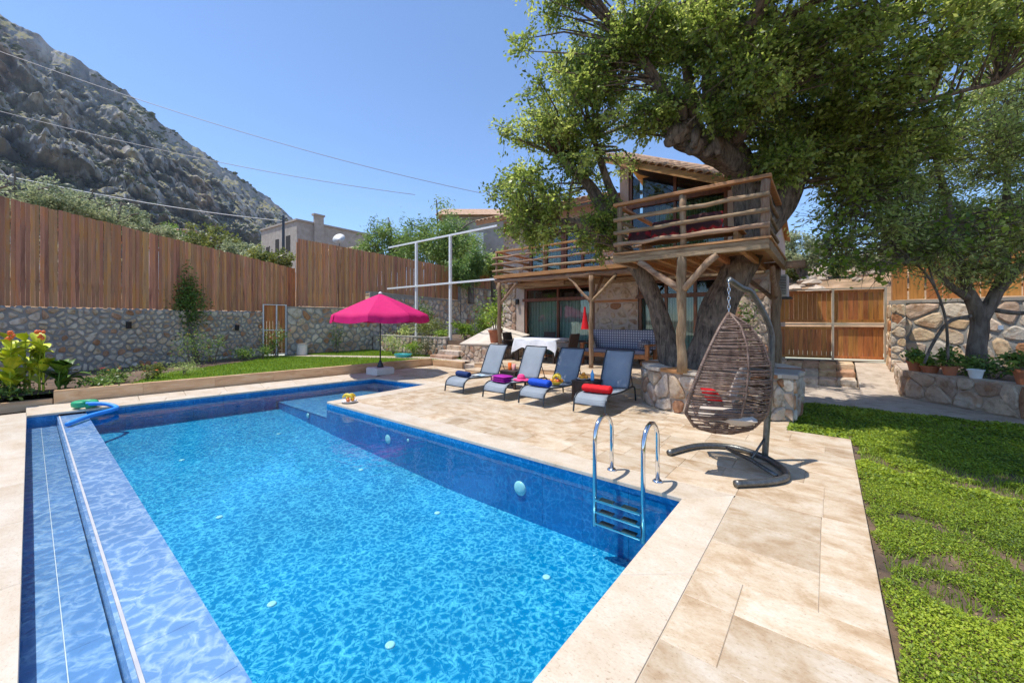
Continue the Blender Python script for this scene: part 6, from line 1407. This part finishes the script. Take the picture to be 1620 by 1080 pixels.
def chair():
    t = thing('wicker_chair', '', 'chair', (0,0,0), 0, 'dark wicker dining chairs')
    MB().cham(-.23,.23,-.22,.24,.38,.44,.01).build('seat', T['wicker'], t)
    for x in (-.21,.21):
        MB().tube([(x,-.2,0),(x,-.2,.64)], .018, 6).build('leg', T['wicker'], t); MB().tube([(x,.26,0),(x,.22,.42)], .018, 6).build('leg', T['wicker'], t)
        MB().tube([(x*1.05,-.2,.64),(x*1.05,.22,.66)], .02, 6).build('armrest', T['wicker'], t)
    MB().grid(lambda u, v: (-.23+.46*u, .22+.12*v-.03*math.sin(math.pi*u), .40+.50*v), 6, 4).build('backrest', T['wicker'], t).modifiers.new('s','SOLIDIFY').thickness = .03
    return t
c0 = chair()
for i, (x, y, rz, lab) in enumerate(((-8.0,10.05,R(90),'dark wicker armchair at the table end beside the stone ramp'),(-7.45,10.95,R(0),'dark wicker armchair behind the table next to the glazed door'),(-6.05,10.0,R(-95),'dark wicker armchair at the table end facing the ramp'),(-5.95,10.75,R(-75),'dark wicker armchair between dining table and sofa'))):
    t = c0 if i == 0 else copy_tree(c0); t.location = (x,y,PZ); t.rotation_euler = (0,0,rz); t['label'] = lab
sf = thing('garden_sofa', 'wooden garden sofa with blue-white patterned upholstery against the stone wall', 'sofa', (-4.75,10.75,PZ))
for x in (-.98,.98):
    MB().b2((x-.05,-.35,0), (x+.05,-.25,.58)).build('leg', T['sofawood'], sf, bevel=.008); MB().b2((x-.05,.28,0), (x+.05,.38,.85)).build('leg', T['sofawood'], sf, bevel=.008); MB().b2((x-.06,-.37,.581), (x+.06,.38,.63)).build('armrest', T['sofawood'], sf, bevel=.008)
MB().b2((-.93,-.34,.24), (.93,-.30,.36)).build('front_rail', T['sofawood'], sf, bevel=.006); MB().b2((-.93,-.29,.26), (.93,.30,.30)).build('seat_frame', T['sofawood'], sf)
MB().b2((-.925,-.33,.361), (.925,.24,.47)).build('seat_cushion', T['sofaprint'], sf, bevel=.03); MB().b2((-1.02,.16,.475), (1.02,.30,1.02)).build('back_cushion', T['sofaprint'], sf, bevel=.03)
cushion('sofa_pillow', (-5.52,10.72,PZ+.60), .36, .36, .13, 'cream', 'striped cream pillow at the sofa end beside the dining chairs', rz=.5, ry=R(68)); cushion('sofa_pillow', (-3.98,10.72,PZ+.60), .36, .36, .13, 'sofaprint', 'dark patterned pillow at the sofa end beside the planter', rz=2.6, ry=R(68))
# ------------------------------------------------------------------ toys and small things
gn = thing('foam_ring', 'coiled green foam float lying on the coping at the pool end', 'float', (-10.25,.62,.0))
pts = [(.13*math.cos(a), .13*math.sin(a), .05+.05*(a/12.5)) for a in np.linspace(0,12.5,40)]; MB().tube(pts, .045, 8).build('foam_coil', T['green_t'], gn, smooth=True)
nd = MB().tube(cr([(-8.95,.36,-.02),(-9.4,.62,-.01),(-9.72,.90,-.01),(-9.9,.98,.0),(-10.05,.85,.06),(-10.12,.62,.09)],6), .035, 10).build('pool_noodle', T['blue_t'], smooth=True); tag(nd, 'bent blue foam pool noodle lying across the weir', 'pool noodle')
dr = thing('plastic_drum', 'small pale drum standing beside the small wooden gate', 'drum', (-16.1,6.75,.2)); MB().lathe([(.17,0),(.19,.02),(.19,.40),(.17,.42)], 18).build('drum_body', T['whitewall'], dr, smooth=False); MB().lathe([(.195,.421),(.195,.45)], 18).build('lid', T['concrete'], dr)
tu = thing('plastic_tub', 'teal plastic tub on the lawn before the garden steps', 'tub', (-12.3,8.75,.19)); MB().lathe([(.2,0),(.27,.12),(.29,.12),(.25,.02)], 20, sx=1.3).build('tub_body', T['tealplastic'], tu)
ml = thing('house_number_plate', 'small white plate fixed to the olive trunk', 'plate', pl(9.22,7.36,1.42), R(38.95)); MB().b2((-.05,-.006,-.04), (.05,0,.04)).build('plate_face', T['plate'], ml)

# ------------------------------------------------------------------ air: pale even haze that greys the far cliffs
hm = bpy.data.materials.new('haze'); hm.use_nodes = True; hn = hm.node_tree; hn.nodes.remove(hn.nodes['Principled BSDF'])
pv = hn.nodes.new('ShaderNodeVolumePrincipled'); pv.inputs['Color'].default_value = (.60,.78,1.0,1); pv.inputs['Density'].default_value = .00012; pv.inputs['Anisotropy'].default_value = .2
hn.links.new(pv.outputs[0], hn.nodes['Material Output'].inputs['Volume'])
hz_ = MB().b2((-1600,-1600,-6), (1600,1600,520)).build('haze', hm); hz_['kind'] = 'stuff'; hz_['label'] = 'thin pale summer haze filling the valley air'; hz_['category'] = 'haze'

for o in COL.objects:          # joined fine pieces: leaves, twigs, woven strands
    if o.name.split('.')[0] in ('crown','foliage','branches','rattan_weave','rim_wrapping','stems','mortar_coping'): o['kind'] = 'stuff'
